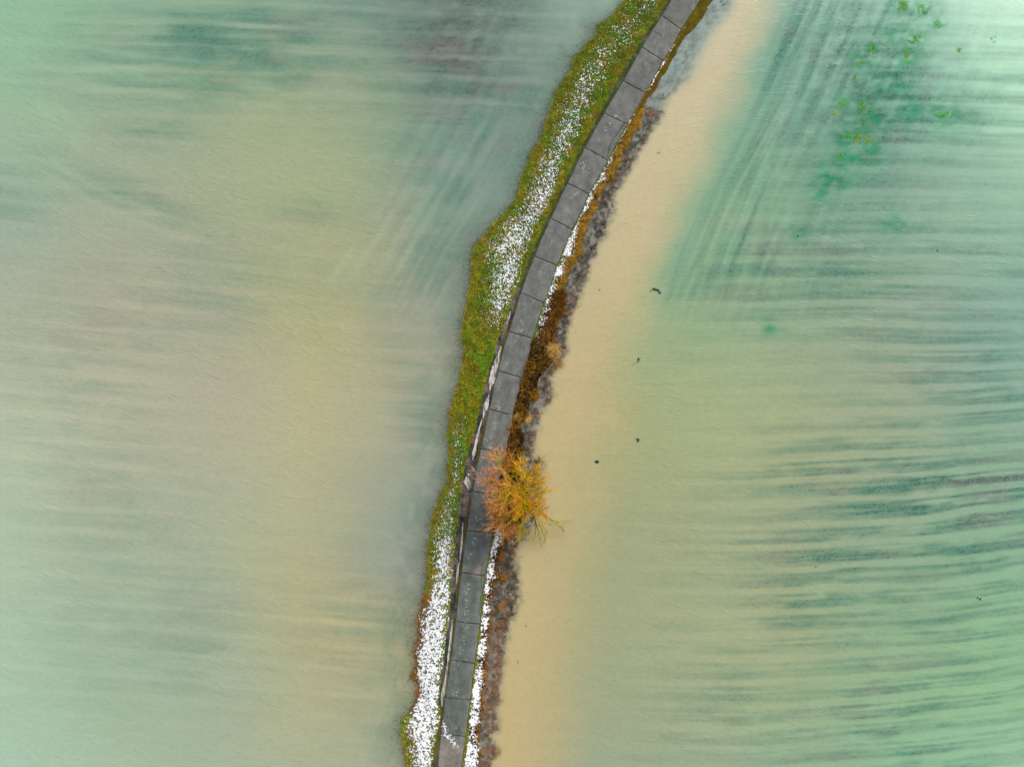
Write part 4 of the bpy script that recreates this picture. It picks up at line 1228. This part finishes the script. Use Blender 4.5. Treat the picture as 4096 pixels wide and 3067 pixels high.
def twig(p, d, length, r, level, c_in, c_out, up=0.12):
    nseg = 4 if level > 0 else 3
    cur = p.copy(); d = d / np.linalg.norm(d)
    for s_ in range(nseg):
        nd = d + rng.normal(0, .11, 3); nd[2] += up * .3
        nd /= np.linalg.norm(nd)
        nxt = cur + nd * length / nseg
        if nxt[2] < 0.35: nxt[2] = 0.35
        t0, t1 = s_ / nseg, (s_ + 1) / nseg
        twP0.append(cur); twP1.append(nxt); twR0.append(r * (1 - .6 * t0)); twR1.append(r * (1 - .6 * t1))
        twC0.append(c_in * (1 - t0) + c_out * t0); twC1.append(c_in * (1 - t1) + c_out * t1)
        if level > 0:
            nb = 3 if level > 1 else 2
            for k in range(nb):
                if rng.random() < .82:
                    sd = nd + rng.normal(0, .45, 3) * np.array([1, 1, .6])
                    twig(cur + (nxt - cur) * rng.random(), sd, length * rng.uniform(.38, .62), r * .5, level - 1,
                         c_in * (1 - t1 ** 1.4) + c_out * t1 ** 1.4, c_out, up)
        cur = nxt; d = nd


# limbs: path (zoom coords + height), radii, cluster radius in metres, tip colour, number of branches
limbs = [
    ([(1080, 740, 1.2), (1000, 690, 2.4), (930, 663, 3.2), (830, 655, 3.8), (740, 632, 4.3), (700, 580, 4.7)], .15, .055, 1.5, PNK, 13),
    ([(1075, 730, 1.0), (990, 640, 2.4), (930, 585, 3.2), (860, 500, 3.9), (825, 440, 4.4), (820, 380, 4.8)], .15, .055, 1.6, PNK * .55 + ORG * .45, 14),
    ([(1070, 760, 1.4), (1020, 735, 3.2), (975, 725, 4.2), (930, 755, 5.0), (885, 785, 5.8)], .14, .06, 2.0, ORG * .6 + PNK * .4, 19),
    ([(1090, 780, 1.4), (1100, 820, 3.2), (1098, 860, 4.6), (1100, 885, 5.8)], .14, .06, 1.9, ORG, 18),
    ([(1095, 735, 1.4), (1100, 660, 3.0), (1115, 580, 4.2), (1150, 530, 5.0)], .13, .05, 1.6, ORG, 14),
    ([(1110, 745, 1.2), (1180, 690, 2.6), (1220, 640, 3.8), (1250, 610, 4.6)], .13, .05, 1.5, OCH * .6 + ORG * .4, 13),
    ([(1115, 760, 1.0), (1190, 780, 2.4), (1245, 770, 3.6), (1270, 750, 4.2)], .12, .05, 1.3, ORG * .7 + OCH * .3, 12),
    ([(1110, 790, 1.0), (1170, 870, 2.3), (1220, 910, 3.4), (1260, 930, 4.0)], .12, .05, 1.4, ORG, 13),
    ([(1075, 800, 1.0), (1030, 880, 2.2), (960, 950, 3.2), (870, 980, 3.9), (800, 1010, 4.3)], .13, .045, 1.3, ORG * .6 + PNK * .4, 12),
    ([(1080, 810, 1.0), (1060, 920, 2.0), (1000, 1020, 2.9), (920, 1080, 3.5), (850, 1140, 3.9)], .13, .045, 1.45, PNK * .6 + ORG * .4, 13),
    ([(1085, 810, 0.9), (1090, 930, 1.9), (1088, 1050, 2.5), (1080, 1130, 2.7), (1075, 1200, 2.6)], .11, .035, .8, OCH * .7 + MOSS * .3, 9),
    ([(1060, 720, 0.9), (1010, 600, 2.0), (1000, 520, 2.8), (1060, 460, 3.3)], .11, .035, 1.2, OCH * .5 + ORG * .5, 9),
    ([(1070, 770, 1.0), (940, 860, 2.4), (830, 880, 3.4), (760, 900, 3.9)], .11, .04, 1.3, PNK, 10),
    ([(1080, 820, 1.0), (1020, 960, 1.8), (980, 1080, 2.4), (960, 1180, 2.8)], .10, .03, 1.2, PNK, 10),
]
for path, r0, r1, rad, ctip, nbr in limbs:
    Q = smooth_path([tuple(TB + np.array([0, 0, .3]))] + [tuple(pt(*p)) for p in path], 6, .09)
    a_ = Acc()
    tube_path(Q, r0 * 1.1, r1 * 1.5, BARK * .6 + MOSS * .3, MOSS, a_)
    a_.build("limb", m_bark, tree, smooth=True, origin=TB)
    end = Q[-1]
    n = len(Q)
    for k in range(nbr):
        i = int(n * (0.55 + 0.45 * rng.random() ** .6)) - 1
        p = Q[min(i, n - 1)]
        th = 2 * math.pi * (k + rng.random()) / nbr
        goal = end + np.array([math.cos(th) * rad, math.sin(th) * rad, rng.uniform(-.5, .8)]) * rng.uniform(.75, 1.1)
        dd = goal - p
        Ln = np.linalg.norm(dd)
        twig(p, dd, Ln * .84, .032, 2, MOSS * .4 + OCH * .6, ctip, .1)
    for k in range(int(nbr * .6)):
        i = int(n * rng.uniform(.3, .8)); p = Q[i]
        twig(p, rng.normal(0, 1, 3) * np.array([1, 1, .5]) + np.array([0, 0, .3]), rng.uniform(.7, 1.2), .02, 1, MOSS, OCH, .1)
# low drooping limbs over the ditch
m_d = np.array(L3(56, 52, 18))
for path, r0, r1, forks in [
    ([(1110, 800, .9), (1160, 930, 2.4), (1210, 1020, 2.7), (1235, 1100, 2.0), (1262, 1210, 1.3), (1285, 1335, .6)], .10, .022, 10),
    ([(1110, 800, .9), (1150, 940, 2.2), (1200, 1030, 2.5), (1225, 1120, 1.8), (1215, 1200, 1.2), (1200, 1250, .7)], .08, .018, 8),
    ([(1110, 800, .9), (1180, 930, 2.3), (1250, 1040, 2.4), (1285, 1150, 1.6), (1325, 1230, 1.0), (1328, 1310, .6)], .08, .018, 9),
    ([(1110, 800, .9), (1220, 900, 2.4), (1310, 980, 2.6), (1400, 1045, 1.9), (1470, 1062, 1.5), (1555, 1055, 1.1)], .08, .016, 9),
    ([(1310, 980, 2.6), (1390, 1050, 1.9), (1460, 1110, 1.3), (1540, 1155, .9)], .03, .014, 6),
    ([(1270, 1060, 2.2), (1330, 1080, 1.7), (1400, 1115, 1.2)], .03, .014, 3),
    ([(1280, 1080, 2.0), (1310, 1130, 1.4), (1345, 1180, .9)], .03, .014, 3),
    ([(1190, 980, 2.2), (1160, 1060, 1.6), (1130, 1120, 1.1)], .03, .014, 4)]:
    pts = [pt(*p) for p in path]
    if path[0][0] == 1110: pts = [TB + np.array([0, 0, .3])] + pts
    Q = smooth_path([tuple(p) for p in pts], 6, .09)
    a_ = Acc(); tube_path(Q, r0 * 1.1, r1 * 1.3, BARK, MOSS * .6 + m_d * .5, a_, 6)
    a_.build("limb", m_bark, tree, smooth=True, origin=TB)
    n = len(Q)
    for k in range(forks):
        i = int(n * rng.uniform(.45, .99)); p = Q[i]; d0 = Q[min(i + 1, n - 1)] - Q[max(i - 1, 0)]
        d0 = d0 / np.linalg.norm(d0) + rng.normal(0, .45, 3) * np.array([1, 1, .3])
        twig(p, d0, rng.uniform(.5, 1.1), .018, 1, m_d * .5 + MOSS * .5, OCH, -.1)
# stump-like trunk
a_ = Acc()
Qt = np.array([TB + np.array([0, 0, -.25]), TB + np.array([.03, .02, .1]), TB + np.array([.02, .05, .5]), TB + np.array([.0, .02, .95])])
tube_path(smooth_path([tuple(q) for q in Qt], 4, .02), .42, .26, BARK * .6, BARK, a_, 12)
a_.build("trunk", m_bark, tree, smooth=True, origin=TB)
a_ = Acc()
C0 = np.array(twC0); C1 = np.array(twC1)
nz = (0.35 + 1.1 * rng.random(len(C0)))[:, None]
tubes(np.array(twP0), np.array(twP1), np.array(twR0) + .0022, np.array(twR1) + .0022, C0 * nz, C1 * nz, a_)
a_.build("crown", m_twig, tree, origin=TB)
print("twig segments", len(twP0))

# ------------------------------------------------------------------ single plants and drift
def plant(name, px_, py_, label, cat, cols, n=120, ln=(.3, .6), wd=(.02, .04), rad=.15, rise=.8, heading=None, spread=6.3, bright=1.5, group=None, z=None, curl=.25, droop=1.2, seg=4, hub=True):
    z0 = max(float(ground_z(np.array([px_]), np.array([py_]))[0]), -.05) if z is None else z
    X_, Y_ = world_xy(px_, py_, z0); O = np.array([float(X_), float(Y_), z0])
    root = empty(name, tuple(O)); tag(root, label, cat, group)
    a = Acc()
    base = np.stack([rng.normal(0, rad, n), rng.normal(0, rad, n), np.zeros(n)], 1)
    hd = rng.uniform(0, 6.283, n) if heading is None else heading + rng.normal(0, spread, n)
    c = colmix(cols, n) * bright * (.6 + .8 * rng.random(n))[:, None]
    strands(base, hd, rng.uniform(*ln, n), rng.uniform(*wd, n), c * .5, c, seg, rise, droop, curl, a)
    a.build("blades", m_dry, root)
    if hub:
        b_ = Acc()
        b_.fan([(math.cos(t) * rad * 1.3 * rng.uniform(.7, 1.2), math.sin(t) * rad * 1.3 * rng.uniform(.7, 1.2), -.02) for t in np.linspace(0, 6.283, 12, endpoint=False)], np.mean(c, 0) * .35, .07)
        b_.build("root_crown", m_dry, root)
    return root


STRAW = [(214, 170, 90), (196, 150, 64), (222, 184, 112)]
plant("dead_grass_tussock", 2208, 1408, "tall straw yellow dead grass tussock leaning over the ditch below the snow", "tussock", STRAW, 420, (.5, 1.2), (.02, .04), .35, .8, 0.9, .9)
plant("dead_grass_tussock", 2225, 1450, "loose pale tussock fanning down onto the ditch, beneath the tallest straw tussock", "tussock", [(186, 140, 84), (160, 110, 60)], 260, (.4, .9), (.015, .03), .3, .6, -0.9, .8)
plant("dead_grass_tussock", 2113, 1674, "round nest shaped straw tussock at the bank foot above the willow", "tussock", STRAW, 260, (.3, .6), (.02, .04), .16, .7, None)
plant("dead_grass_tussock", 2068, 1662, "flattened pale straw tussock on the bank edge above the willow", "tussock", STRAW, 160, (.4, .9), (.02, .035), .18, .5, -1.2, .9)
plant("dead_grass_tussock", 2138, 1585, "brown curled tussock sticking out toward the ditch from the brambles", "tussock", [(176, 110, 30), (140, 80, 20)], 220, (.3, .7), (.02, .04), .2, .7, .3, .9)
plant("dead_grass_tussock", 1664, 2702, "brown tussock on the left bank beside the small bay, edge of the snow", "tussock", [(150, 100, 30), (180, 124, 50), (90, 60, 20)], 300, (.25, .55), (.02, .04), .2, .8, None)
plant("dead_grass_tussock", 1676, 2768, "reddish brown tussock hanging over the grey bay on the left bank", "tussock", [(170, 100, 50), (140, 84, 44)], 200, (.25, .55), (.02, .04), .16, .7, 3.3, 1.2)
plant("dead_grass_tussock", 1712, 2390, "orange brown tussock on the left shore where the snow sheet begins", "tussock", [(150, 96, 24), (180, 120, 30)], 260, (.25, .5), (.02, .04), .2, .8, None)
plant("dead_grass_tussock", 2013, 2308, "bright orange tussock on a dark hump right of the silted slab", "tussock", [(190, 130, 30), (130, 88, 20)], 160, (.25, .5), (.02, .04), .14, .8, None)
plant("dead_grass_tussock", 2015, 2427, "fan shaped orange tussock standing in the ditch edge below the dark water", "tussock", [(170, 124, 66), (136, 96, 52)], 200, (.3, .8), (.015, .03), .3, .6, -2.6, .9)
plant("dead_grass_tussock", 1930, 2698, "rounded brown tussock between the right snow strip and drowned grass", "tussock", [(156, 104, 34), (176, 120, 50)], 260, (.2, .45), (.02, .04), .2, .8, None)
plant("dead_grass_tussock", 2000, 2222, "brown tussock drooping into the ditch under the willow's lower edge", "tussock", [(130, 92, 34), (166, 118, 62)], 150, (.3, .8), (.02, .035), .2, .6, .1, .6)
plant("dead_grass_tussock", 1990, 3005, "orange dead tussock jutting furthest into the ditch at the lower end", "tussock", [(160, 120, 80), (140, 104, 70)], 160, (.3, .7), (.02, .035), .2, .5, None)
plant("dead_grass_tussock", 2540, 500, "orange tussock fanning from the bank beside the long crack", "tussock", OR, 320, (.35, .8), (.02, .04), .25, .7, .6, .7)
plant("dead_grass_tussock", 2600, 450, "small pinkish tussock standing in the water beside the upper bank", "tussock", [(190, 110, 70), (170, 96, 84)], 160, (.25, .5), (.015, .03), .15, .6, None)
# drowned reddish clumps off the upper bank
RD = [(186, 124, 110), (170, 110, 96), (150, 104, 96)]
for (x, y, r, lab) in [(2841, 94, .5, "tall faint reddish drowned clump nearest the top edge, off the right bank"),
                       (2801, 154, .45, "small orange tipped drowned clump between two reddish ones off the upper bank"),
                       (2751, 234, .35, "faintest reddish drowned clump, a blur off the upper right bank"),
                       (2730, 295, .5, "largest reddish drowned clump standing off the upper right bank"),
                       (2703, 325, .5, "lower half of the reddish drowned reeds, nearer to the bank"),
                       (2680, 352, .35, "small red drowned tuft at the end of the reddish reeds")]:
    plant("drowned_reed_clump", x, y, lab, "reeds", RD, 130, (.3, .7), (.015, .03), r * .8, .35, 1.1, .7, 1.25, "drowned reddish reed clumps off the upper right bank", -.08, hub=False)
# bare shrubs in the fringe
def shrub(px_, py_, label, n, L, cols, heading=None, z=0.0):
    n = max(n, 1)
    X_, Y_ = world_xy(px_, py_, z); O = np.array([float(X_), float(Y_), z])
    root = empty("bare_shrub", tuple(O)); tag(root, label, "shrub")
    P0, P1, R0, R1, C0_, C1_ = [], [], [], [], [], []
    cols = [np.array(L3(*c)) * 1.2 for c in cols]
    for k in range(n):
        c = cols[int(rng.integers(len(cols)))]
        a0 = rng.uniform(0, 6.283) if heading is None else heading + rng.normal(0, .8)
        cur = np.array([0.0, 0.0, -.1]) + rng.normal(0, .01, 3); d = np.array([math.cos(a0), math.sin(a0), .5])
        stack = [(cur, d, L * rng.uniform(.6, 1.1), .016, 2)]
        while stack:
            cur, d, ln_, r_, lv = stack.pop()
            for s_ in range(4):
                d = d + rng.normal(0, .2, 3); d[2] -= .06; d /= np.linalg.norm(d)
                nx = cur + d * ln_ / 4
                P0.append(cur); P1.append(nx); R0.append(r_); R1.append(r_ * .8); C0_.append(c); C1_.append(c)
                if lv > 0 and rng.random() < .7: stack.append((nx, d + rng.normal(0, .6, 3), ln_ * .5, r_ * .7, lv - 1))
                cur = nx; r_ *= .85
    a = Acc(); tubes(np.array(P0), np.array(P1), np.array(R0), np.array(R1), np.array(C0_), np.array(C1_), a)
    a.build("branches", m_dry, root)
GRY = [(60, 60, 54), (90, 84, 74), (40, 40, 38)]
shrub(2150, 1845, "dark leafless shrub arching over the water above the willow", 7, 1.1, [(40, 38, 30), (70, 60, 30)], 0.1, .15)
shrub(2440, 725, "dark bare shrub sprawling off the bank, upper one beside the snow strip", 9, .8, GRY, .4)
shrub(2415, 820, "red tipped bare shrub at the ditch edge beside the orange grass", 8, .8, GRY + [(150, 70, 60)], .5)
shrub(2400, 900, "wide grey bare shrub standing in the bluish shallows", 10, .9, GRY, .3)
shrub(2360, 1000, "bare shrub with red twigs between the two lower snow patches", 9, .8, [(130, 70, 60), (70, 60, 56)], .2)
shrub(2305, 1090, "grey bare shrub trailing thin twigs toward the ditch beside the last snow patch", 10, 1.0, GRY + [(176, 120, 90)], .2)
shrub(2290, 1190, "pinkish spreading shrub reaching out above the first brambles", 10, 1.1, [(190, 140, 110), (150, 100, 80)], .3)
shrub(2180, 1600, "thin reddish shrub in the water right of the brambles", 7, .7, [(170, 100, 84), (90, 80, 74)], -.1)
shrub(2040, 2190, "grey brown bare shrub in the dark water under the willow", 8, .8, GRY, -.2)
shrub(2040, 2340, "dark bare shrub with pale stalks above the fan shaped tussock", 10, .8, GRY, .0)
shrub(2045, 2410, "spiky dark twig shrub at the ditch side of the fan shaped tussock", 8, .7, [(60, 44, 30), (150, 110, 60)], .3)
shrub(2000, 2650, "thin upright red stem beside the lower drowned grass", 1, .7, [(140, 90, 84)], -1.3)
shrub(1650, 2710, "dark little shrub in the water against the left bank bay", 6, .5, GRY, 3.0)
shrub(2880, 22, "dark twiggy shrub in the water at the top edge right of the lane", 9, .8, GRY, .6)

# pale single stalks
for (x0, y0, x1, y1, lab) in [
    (2378, 973, 2405, 969, "pale broken stalk poking from the ditch near the upper shrubs"),
    (2345, 1080, 2377, 1092, "pale straight stalk pointing at the brown ditch beside the snow"),
    (2060, 2215, 2101, 2229, "pale bent stalk with a dark tip reaching into the lower ditch"),
    (2047, 2447, 2061, 2447, "short white stalk beside the fan shaped tussock"),
    (2030, 2470, 2048, 2472, "white stalk just under the fan shaped tussock"),
    (1975, 3008, 1987, 2988, "pale slanting stalk on the lowest orange tussock"),
    (1615, 2755, 1650, 2768, "thin pale stalk lying over the grey bay on the left")]:
    X0, Y0 = world_xy(x0, y0, .05); X1, Y1 = world_xy(x1, y1, .05)
    O = np.array([float(X0), float(Y0), .03]); D = np.array([float(X1 - X0), float(Y1 - Y0), .10])
    Q = smooth_path([(0, 0, 0), tuple(D * .5 + np.array([0, .03, .05])), tuple(D)], 5, .02)
    a = Acc(); tube_path(Q, .022, .010, np.array(L3(230, 205, 150)), np.array(L3(200, 170, 110)), a, 5)
    o = a.build("dry_stalk", m_dry); o.location = tuple(O); tag(o, lab, "stalk")

# drift
m_leaf = attr_mat("wet_drift", 0.45, 0.4, 0.3, 8.0)
def drift(px_, py_, label, sticks, leaves, cat="drift debris", name="floating_debris"):
    X_, Y_ = world_xy(px_, py_, .0); O = np.array([float(X_), float(Y_), 0.0])
    root = empty(name, tuple(O)); tag(root, label, cat)
    a = Acc()
    for (pts, r, col) in sticks:
        Q = smooth_path([(dx * S, -dy * S, .02) for dx, dy in pts], 5, .01)
        tube_path(Q, r, r * .5, np.array(L3(*col)), np.array(L3(*col)) * 1.2, a, 5)
    if sticks: a.build("stick", m_leaf, root)
    b_ = Acc()
    for (dx, dy, rr, n, col) in leaves:
        for k in range(n):
            ox, oy = rng.normal(0, rr * S * .5), rng.normal(0, rr * S * .5)
            r_ = rng.uniform(.05, .11)
            zt_ = .01 + .05 * rng.random()
            b_.fan(blob_poly(dx * S + ox, -dy * S + oy, r_, zt_, 7, .5), np.array(L3(*col)) * rng.uniform(.6, 1.5), .03)
    if leaves: b_.build("leaf_mat", m_leaf, root)
drift(2620, 1163, "long curved raft of dark green drift with a stick at one end", [([(-20, 3), (-10, -8), (4, -9), (10, -3)], .035, (8, 38, 36)), ([(-14, 4), (-5, -3)], .025, (16, 50, 48)), ([(-3, -6), (3, -2), (10, -6)], .03, (8, 36, 32))],
      [(-2, -7, 4, 5, (8, 40, 38)), (6, -3, 5, 7, (10, 62, 48)), (12, 1, 5, 8, (12, 74, 52)), (18, 6, 5, 8, (8, 56, 34))])
drift(2553, 1442, "tangle of dark twigs trailing one long thin stem", [([(-29, 22), (-15, 14), (-5, 10)], .018, (120, 104, 74)), ([(-7, 8), (0, 0), (2, -5)], .03, (40, 56, 40)), ([(-4, 2), (6, -2)], .03, (40, 50, 36)), ([(0, -6), (8, -1)], .03, (204, 216, 190)), ([(-2, 4), (9, 0)], .022, (190, 206, 180)), ([(6, -8), (13, -12)], .02, (60, 66, 50)), ([(-3, 7), (8, 2)], .025, (60, 76, 58))],
      [(3, -7, 4, 8, (18, 40, 26))])
drift(2551, 1760, "small spiky dark leaf clump with a short brown stick below", [([(-8, -8), (-3, -3), (3, 0)], .035, (10, 50, 42)), ([(-4, 4), (5, 4)], .035, (8, 44, 36)), ([(3, -2), (9, 3)], .03, (10, 48, 40)), ([(-1, 7), (2, 11)], .03, (96, 84, 48))],
      [(0, 0, 6, 9, (20, 74, 58))])
drift(2388, 1848, "single rounded dark teal lump floating at the edge of the brown ditch", [([(0, 4), (7, 3)], .04, (0, 70, 76))], [(-3, -2, 4, 9, (0, 76, 86)), (3, -3, 4, 9, (0, 46, 62))])
drift(2399, 1160, "tiny brown twig bundle in the ditch, left of the curved raft", [([(-2, -4), (0, 0), (2, 4)], .03, (120, 84, 40)), ([(-3, 3), (2, -3)], .02, (110, 80, 40))], [])
drift(2104, 2503, "tiny dark crooked twig floating low in the ditch", [([(-1, -6), (1, -1), (-1, 5)], .025, (70, 54, 34)), ([(1, -2), (4, 1)], .02, (80, 60, 36))], [])
drift(2072, 2645, "short grey stick with a pale end in a bluish ring of clearer water", [([(-1, -8), (0, 0), (1, 9)], .035, (84, 84, 88)), ([(0, -4), (1, 2)], .03, (196, 196, 190))], [])
drift(2652, 381, "small dark cross shaped twig near the upper bank", [([(3, -7), (0, 0), (-4, 7)], .03, (66, 54, 30)), ([(-4, -1), (4, 2)], .03, (66, 54, 30))], [])
drift(2634, 612, "bent grey twig lying in the upper ditch", [([(3, -5), (-1, 2), (-4, 7)], .025, (120, 104, 88)), ([(-8, -1), (0, 0), (9, 4)], .015, (130, 124, 100))], [])
drift(3261, 2267, "tiny reddish brown leaf alone on the right hand field", [], [(0, 0, 1.5, 2, (110, 64, 44))])
drift(3916, 2393, "pair of dark green specks breaking the water at the lower right", [], [(-6, -3, 2, 4, (6, 70, 50)), (5, 2, 2, 4, (6, 74, 56))])
drift(2508, 388 + 430, "small brown speck floating in the ditch beside the orange grass", [([(-2, 0), (2, 1)], .02, (150, 90, 50))], [])
drift(2509, 892, "single dark speck in the middle of the upper ditch", [([(-1.5, 0), (1.5, 1)], .025, (100, 84, 60))], [])
drift(3750, 1005, "dark green speck above the crop rows at the right", [], [(0, 0, 2, 3, (10, 90, 60))])
drift(3192, 945, "dark teal speck of weed in the middle right field", [], [(0, 0, 3, 5, (20, 90, 72))])

# green crop breaking the surface in the upper right field
GR = [(36, 176, 40), (90, 190, 20), (30, 150, 50), (130, 190, 20)]
grp = "green crop clumps breaking the water in the upper right field"
clumps = [
    (3606, 25, 26, 34, "long slanting green crop clump closest to the top edge"),
    (3692, 40, 22, 26, "vivid green crop clump right of the long slanting one at the top"),
    (3749, 97, 14, 16, "compact deep green clump alone below the top pair"),
    (3487, 192, 12, 18, "small upright green clump at the left of the upper clumps"),
    (3655, 160, 34, 14, "yellowish green streak of crop slanting up to the right"),
    (3631, 254, 18, 12, "green clump with yellow tip under the yellowish streak"),
    (3627, 211, 10, 22, "faint bluish green clump just above the yellow tipped one"),
    (3462, 484, 15, 14, "bright compact green clump directly above the largest patch"),
    (3424, 547, 24, 24, "largest and brightest green crop patch with yellow flecks"),
    (3388, 547, 12, 12, "dark green clump left of the brightest patch"),
    (3475, 562, 20, 16, "scattered yellow green clump right of the brightest patch"),
    (3367, 414, 14, 14, "yellow green clump leftmost in the middle of the field"),
    (3449, 427, 16, 14, "dull green clump right of the leftmost yellow green one"),
    (3779, 461, 44, 13, "wide flat band of green crop toward the right"),
    (3975, 158, 12, 14, "green clump nearest the pale right corner"),
    (3363, 623, 12, 8, "lowest dark green clump under the brightest patch"),
    (3443, 249, 22, 8, "thin yellow green flecks left of the yellow tipped clump"),
    (3338, 455, 9, 9, "small yellowish tuft at the left rim of the green clumps"),
    (3418, 312, 6, 6, "tiny round olive tuft alone between the flecks and the leftmost clump"),
    (3840, 200, 12, 7, "small olive tuft pair left of the pale right corner"),
]
for (x, y, rx, ry, lab) in clumps:
    X_, Y_ = world_xy(x, y, 0); root = empty("green_crop_clump", (float(X_), float(Y_), 0)); tag(root, lab, "crop clump", grp)
    a = Acc(); n = int(16 + rx * ry * .55)
    th = rng.uniform(0, 6.283, n); rr = rng.random(n) ** .5
    bx, by = rr * np.cos(th) * rx * S, rr * np.sin(th) * ry * S
    kk = fbm(bx * 3 + x, by * 3 + y, 600, 2) > .44
    if kk.sum() < 8: kk[:] = True
    bx, by = bx[kk], by[kk]; n = len(bx)
    rot = .5 if rx > ry * 1.8 and y < 300 else 0
    b2 = np.stack([bx * math.cos(rot) - by * math.sin(rot), bx * math.sin(rot) + by * math.cos(rot), np.full(n, -.03)], 1)
    cc = colmix(GR, n) * 1.7
    if "olive" in lab or "yellow" in lab: cc = cc * .6 + np.array(L3(170, 170, 30)) * .6
    for j in range(2):
        strands(b2 + rng.normal(0, .02, (n, 3)) * np.array([1, 1, 0]), rng.uniform(0, 6.283, n), rng.uniform(.10, .22, n), rng.uniform(.03, .05, n), cc * .6, cc, 2, .8, 1.1, .3, a)
    a.build("leaves", m_grass, root)

# faint stubble specks of the drowned crop (uncountable)
n = 90000
x = rng.uniform(2900, 4200, n); y = rng.uniform(-50, 3150, n)
w = weed_field(x, y)
top = gauss(x, y, 3480, 400, 420, 380) * .9
k = rng.random(n) < np.clip(w * .35 * (.4 + sstep(3300, 4000, x)) + top * .16 * sstep(.42, .6, fbm(x / 30, y / 22, 611, 2)), 0, 1) * .5 * sstep(.4, .6, fbm(x / 12, y / 8, 610, 2))
x, y = x[k], y[k]; n = len(x)
X_, Y_ = world_xy(x, y, 0)
cs = colmix([(70, 92, 84), (64, 100, 84), (120, 90, 84), (84, 96, 60), (60, 110, 60)], n) * .8
a = Acc()
strands(np.stack([X_, Y_, np.full(n, -.02)], 1), rng.uniform(0, 6.28, n), rng.uniform(.04, .10, n), rng.uniform(.02, .04, n), cs, cs, 2, .5, .9, .2, a)
o = a.build("crop_stubble", m_grass); tag(o, "sparse dark stubble tips of drowned crop rows across the right field", "stubble", kind="stuff")

# moss tufts in lane joints
a = Acc()
def joint_moss(k, u0, u1, col, n=90, w=2.0):
    (ya, yb) = joints[k]
    u = rng.uniform(u0, u1, n); y = ya + (yb - ya) * u + rng.normal(0, w * .5, n); x = Lr(y) + (Rr(y) - Lr(y)) * u
    X_, Y_ = world_xy(x, y, ROAD_Z)
    c = np.tile(np.array(L3(*col)) * 1.3, (n, 1)) * rng.uniform(.6, 1.4, n)[:, None]
    strands(np.stack([X_, Y_, np.full(n, ROAD_Z - .01)], 1), rng.uniform(0, 6.28, n), rng.uniform(.03, .07, n), rng.uniform(.02, .035, n), c * .7, c, 2, .9, 1., .3, a)
RUST = (104, 60, 44); OLV = (96, 88, 24)
joint_moss(1, .4, .95, (130, 84, 76), 60, 1); joint_moss(2, .35, .7, OLV, 110, 2); joint_moss(3, .3, .6, RUST, 110, 2.5); joint_moss(4, .3, .9, (110, 70, 40), 120, 2)
joint_moss(5, .3, .7, (112, 66, 30), 120, 2.2); joint_moss(6, .3, .7, (108, 80, 30), 120, 2.2); joint_moss(6, .7, 1., RUST, 60, 1.4); joint_moss(7, .2, .7, (96, 66, 50), 120, 2)
joint_moss(8, .3, .95, (104, 66, 50), 150, 2); joint_moss(9, .2, .95, (40, 52, 46), 170, 2); joint_moss(10, .1, .95, (84, 56, 44), 150, 1.8); joint_moss(11, .05, .95, (44, 52, 46), 150, 1.5)
joint_moss(12, .1, .9, (84, 50, 44), 110, 1.3); joint_moss(15, 0, .9, (80, 44, 34), 120, 1.3); joint_moss(16, 0, 1., (92, 60, 46), 170, 1.3); joint_moss(17, .15, 1., (84, 60, 34), 190, 1.6)
joint_moss(18, .22, .42, (60, 44, 30), 160, 4); joint_moss(18, .4, 1., (96, 66, 50), 90, 1.3); joint_moss(19, .28, .58, (104, 104, 10), 320, 6); joint_moss(19, .6, 1., RUST, 60, 1.2); joint_moss(20, .3, 1., (110, 84, 60), 120, 1.5)
a.build("joint_moss", m_grass, road)

SC.render.engine = 'CYCLES'
SC.cycles.transparent_max_bounces = 8
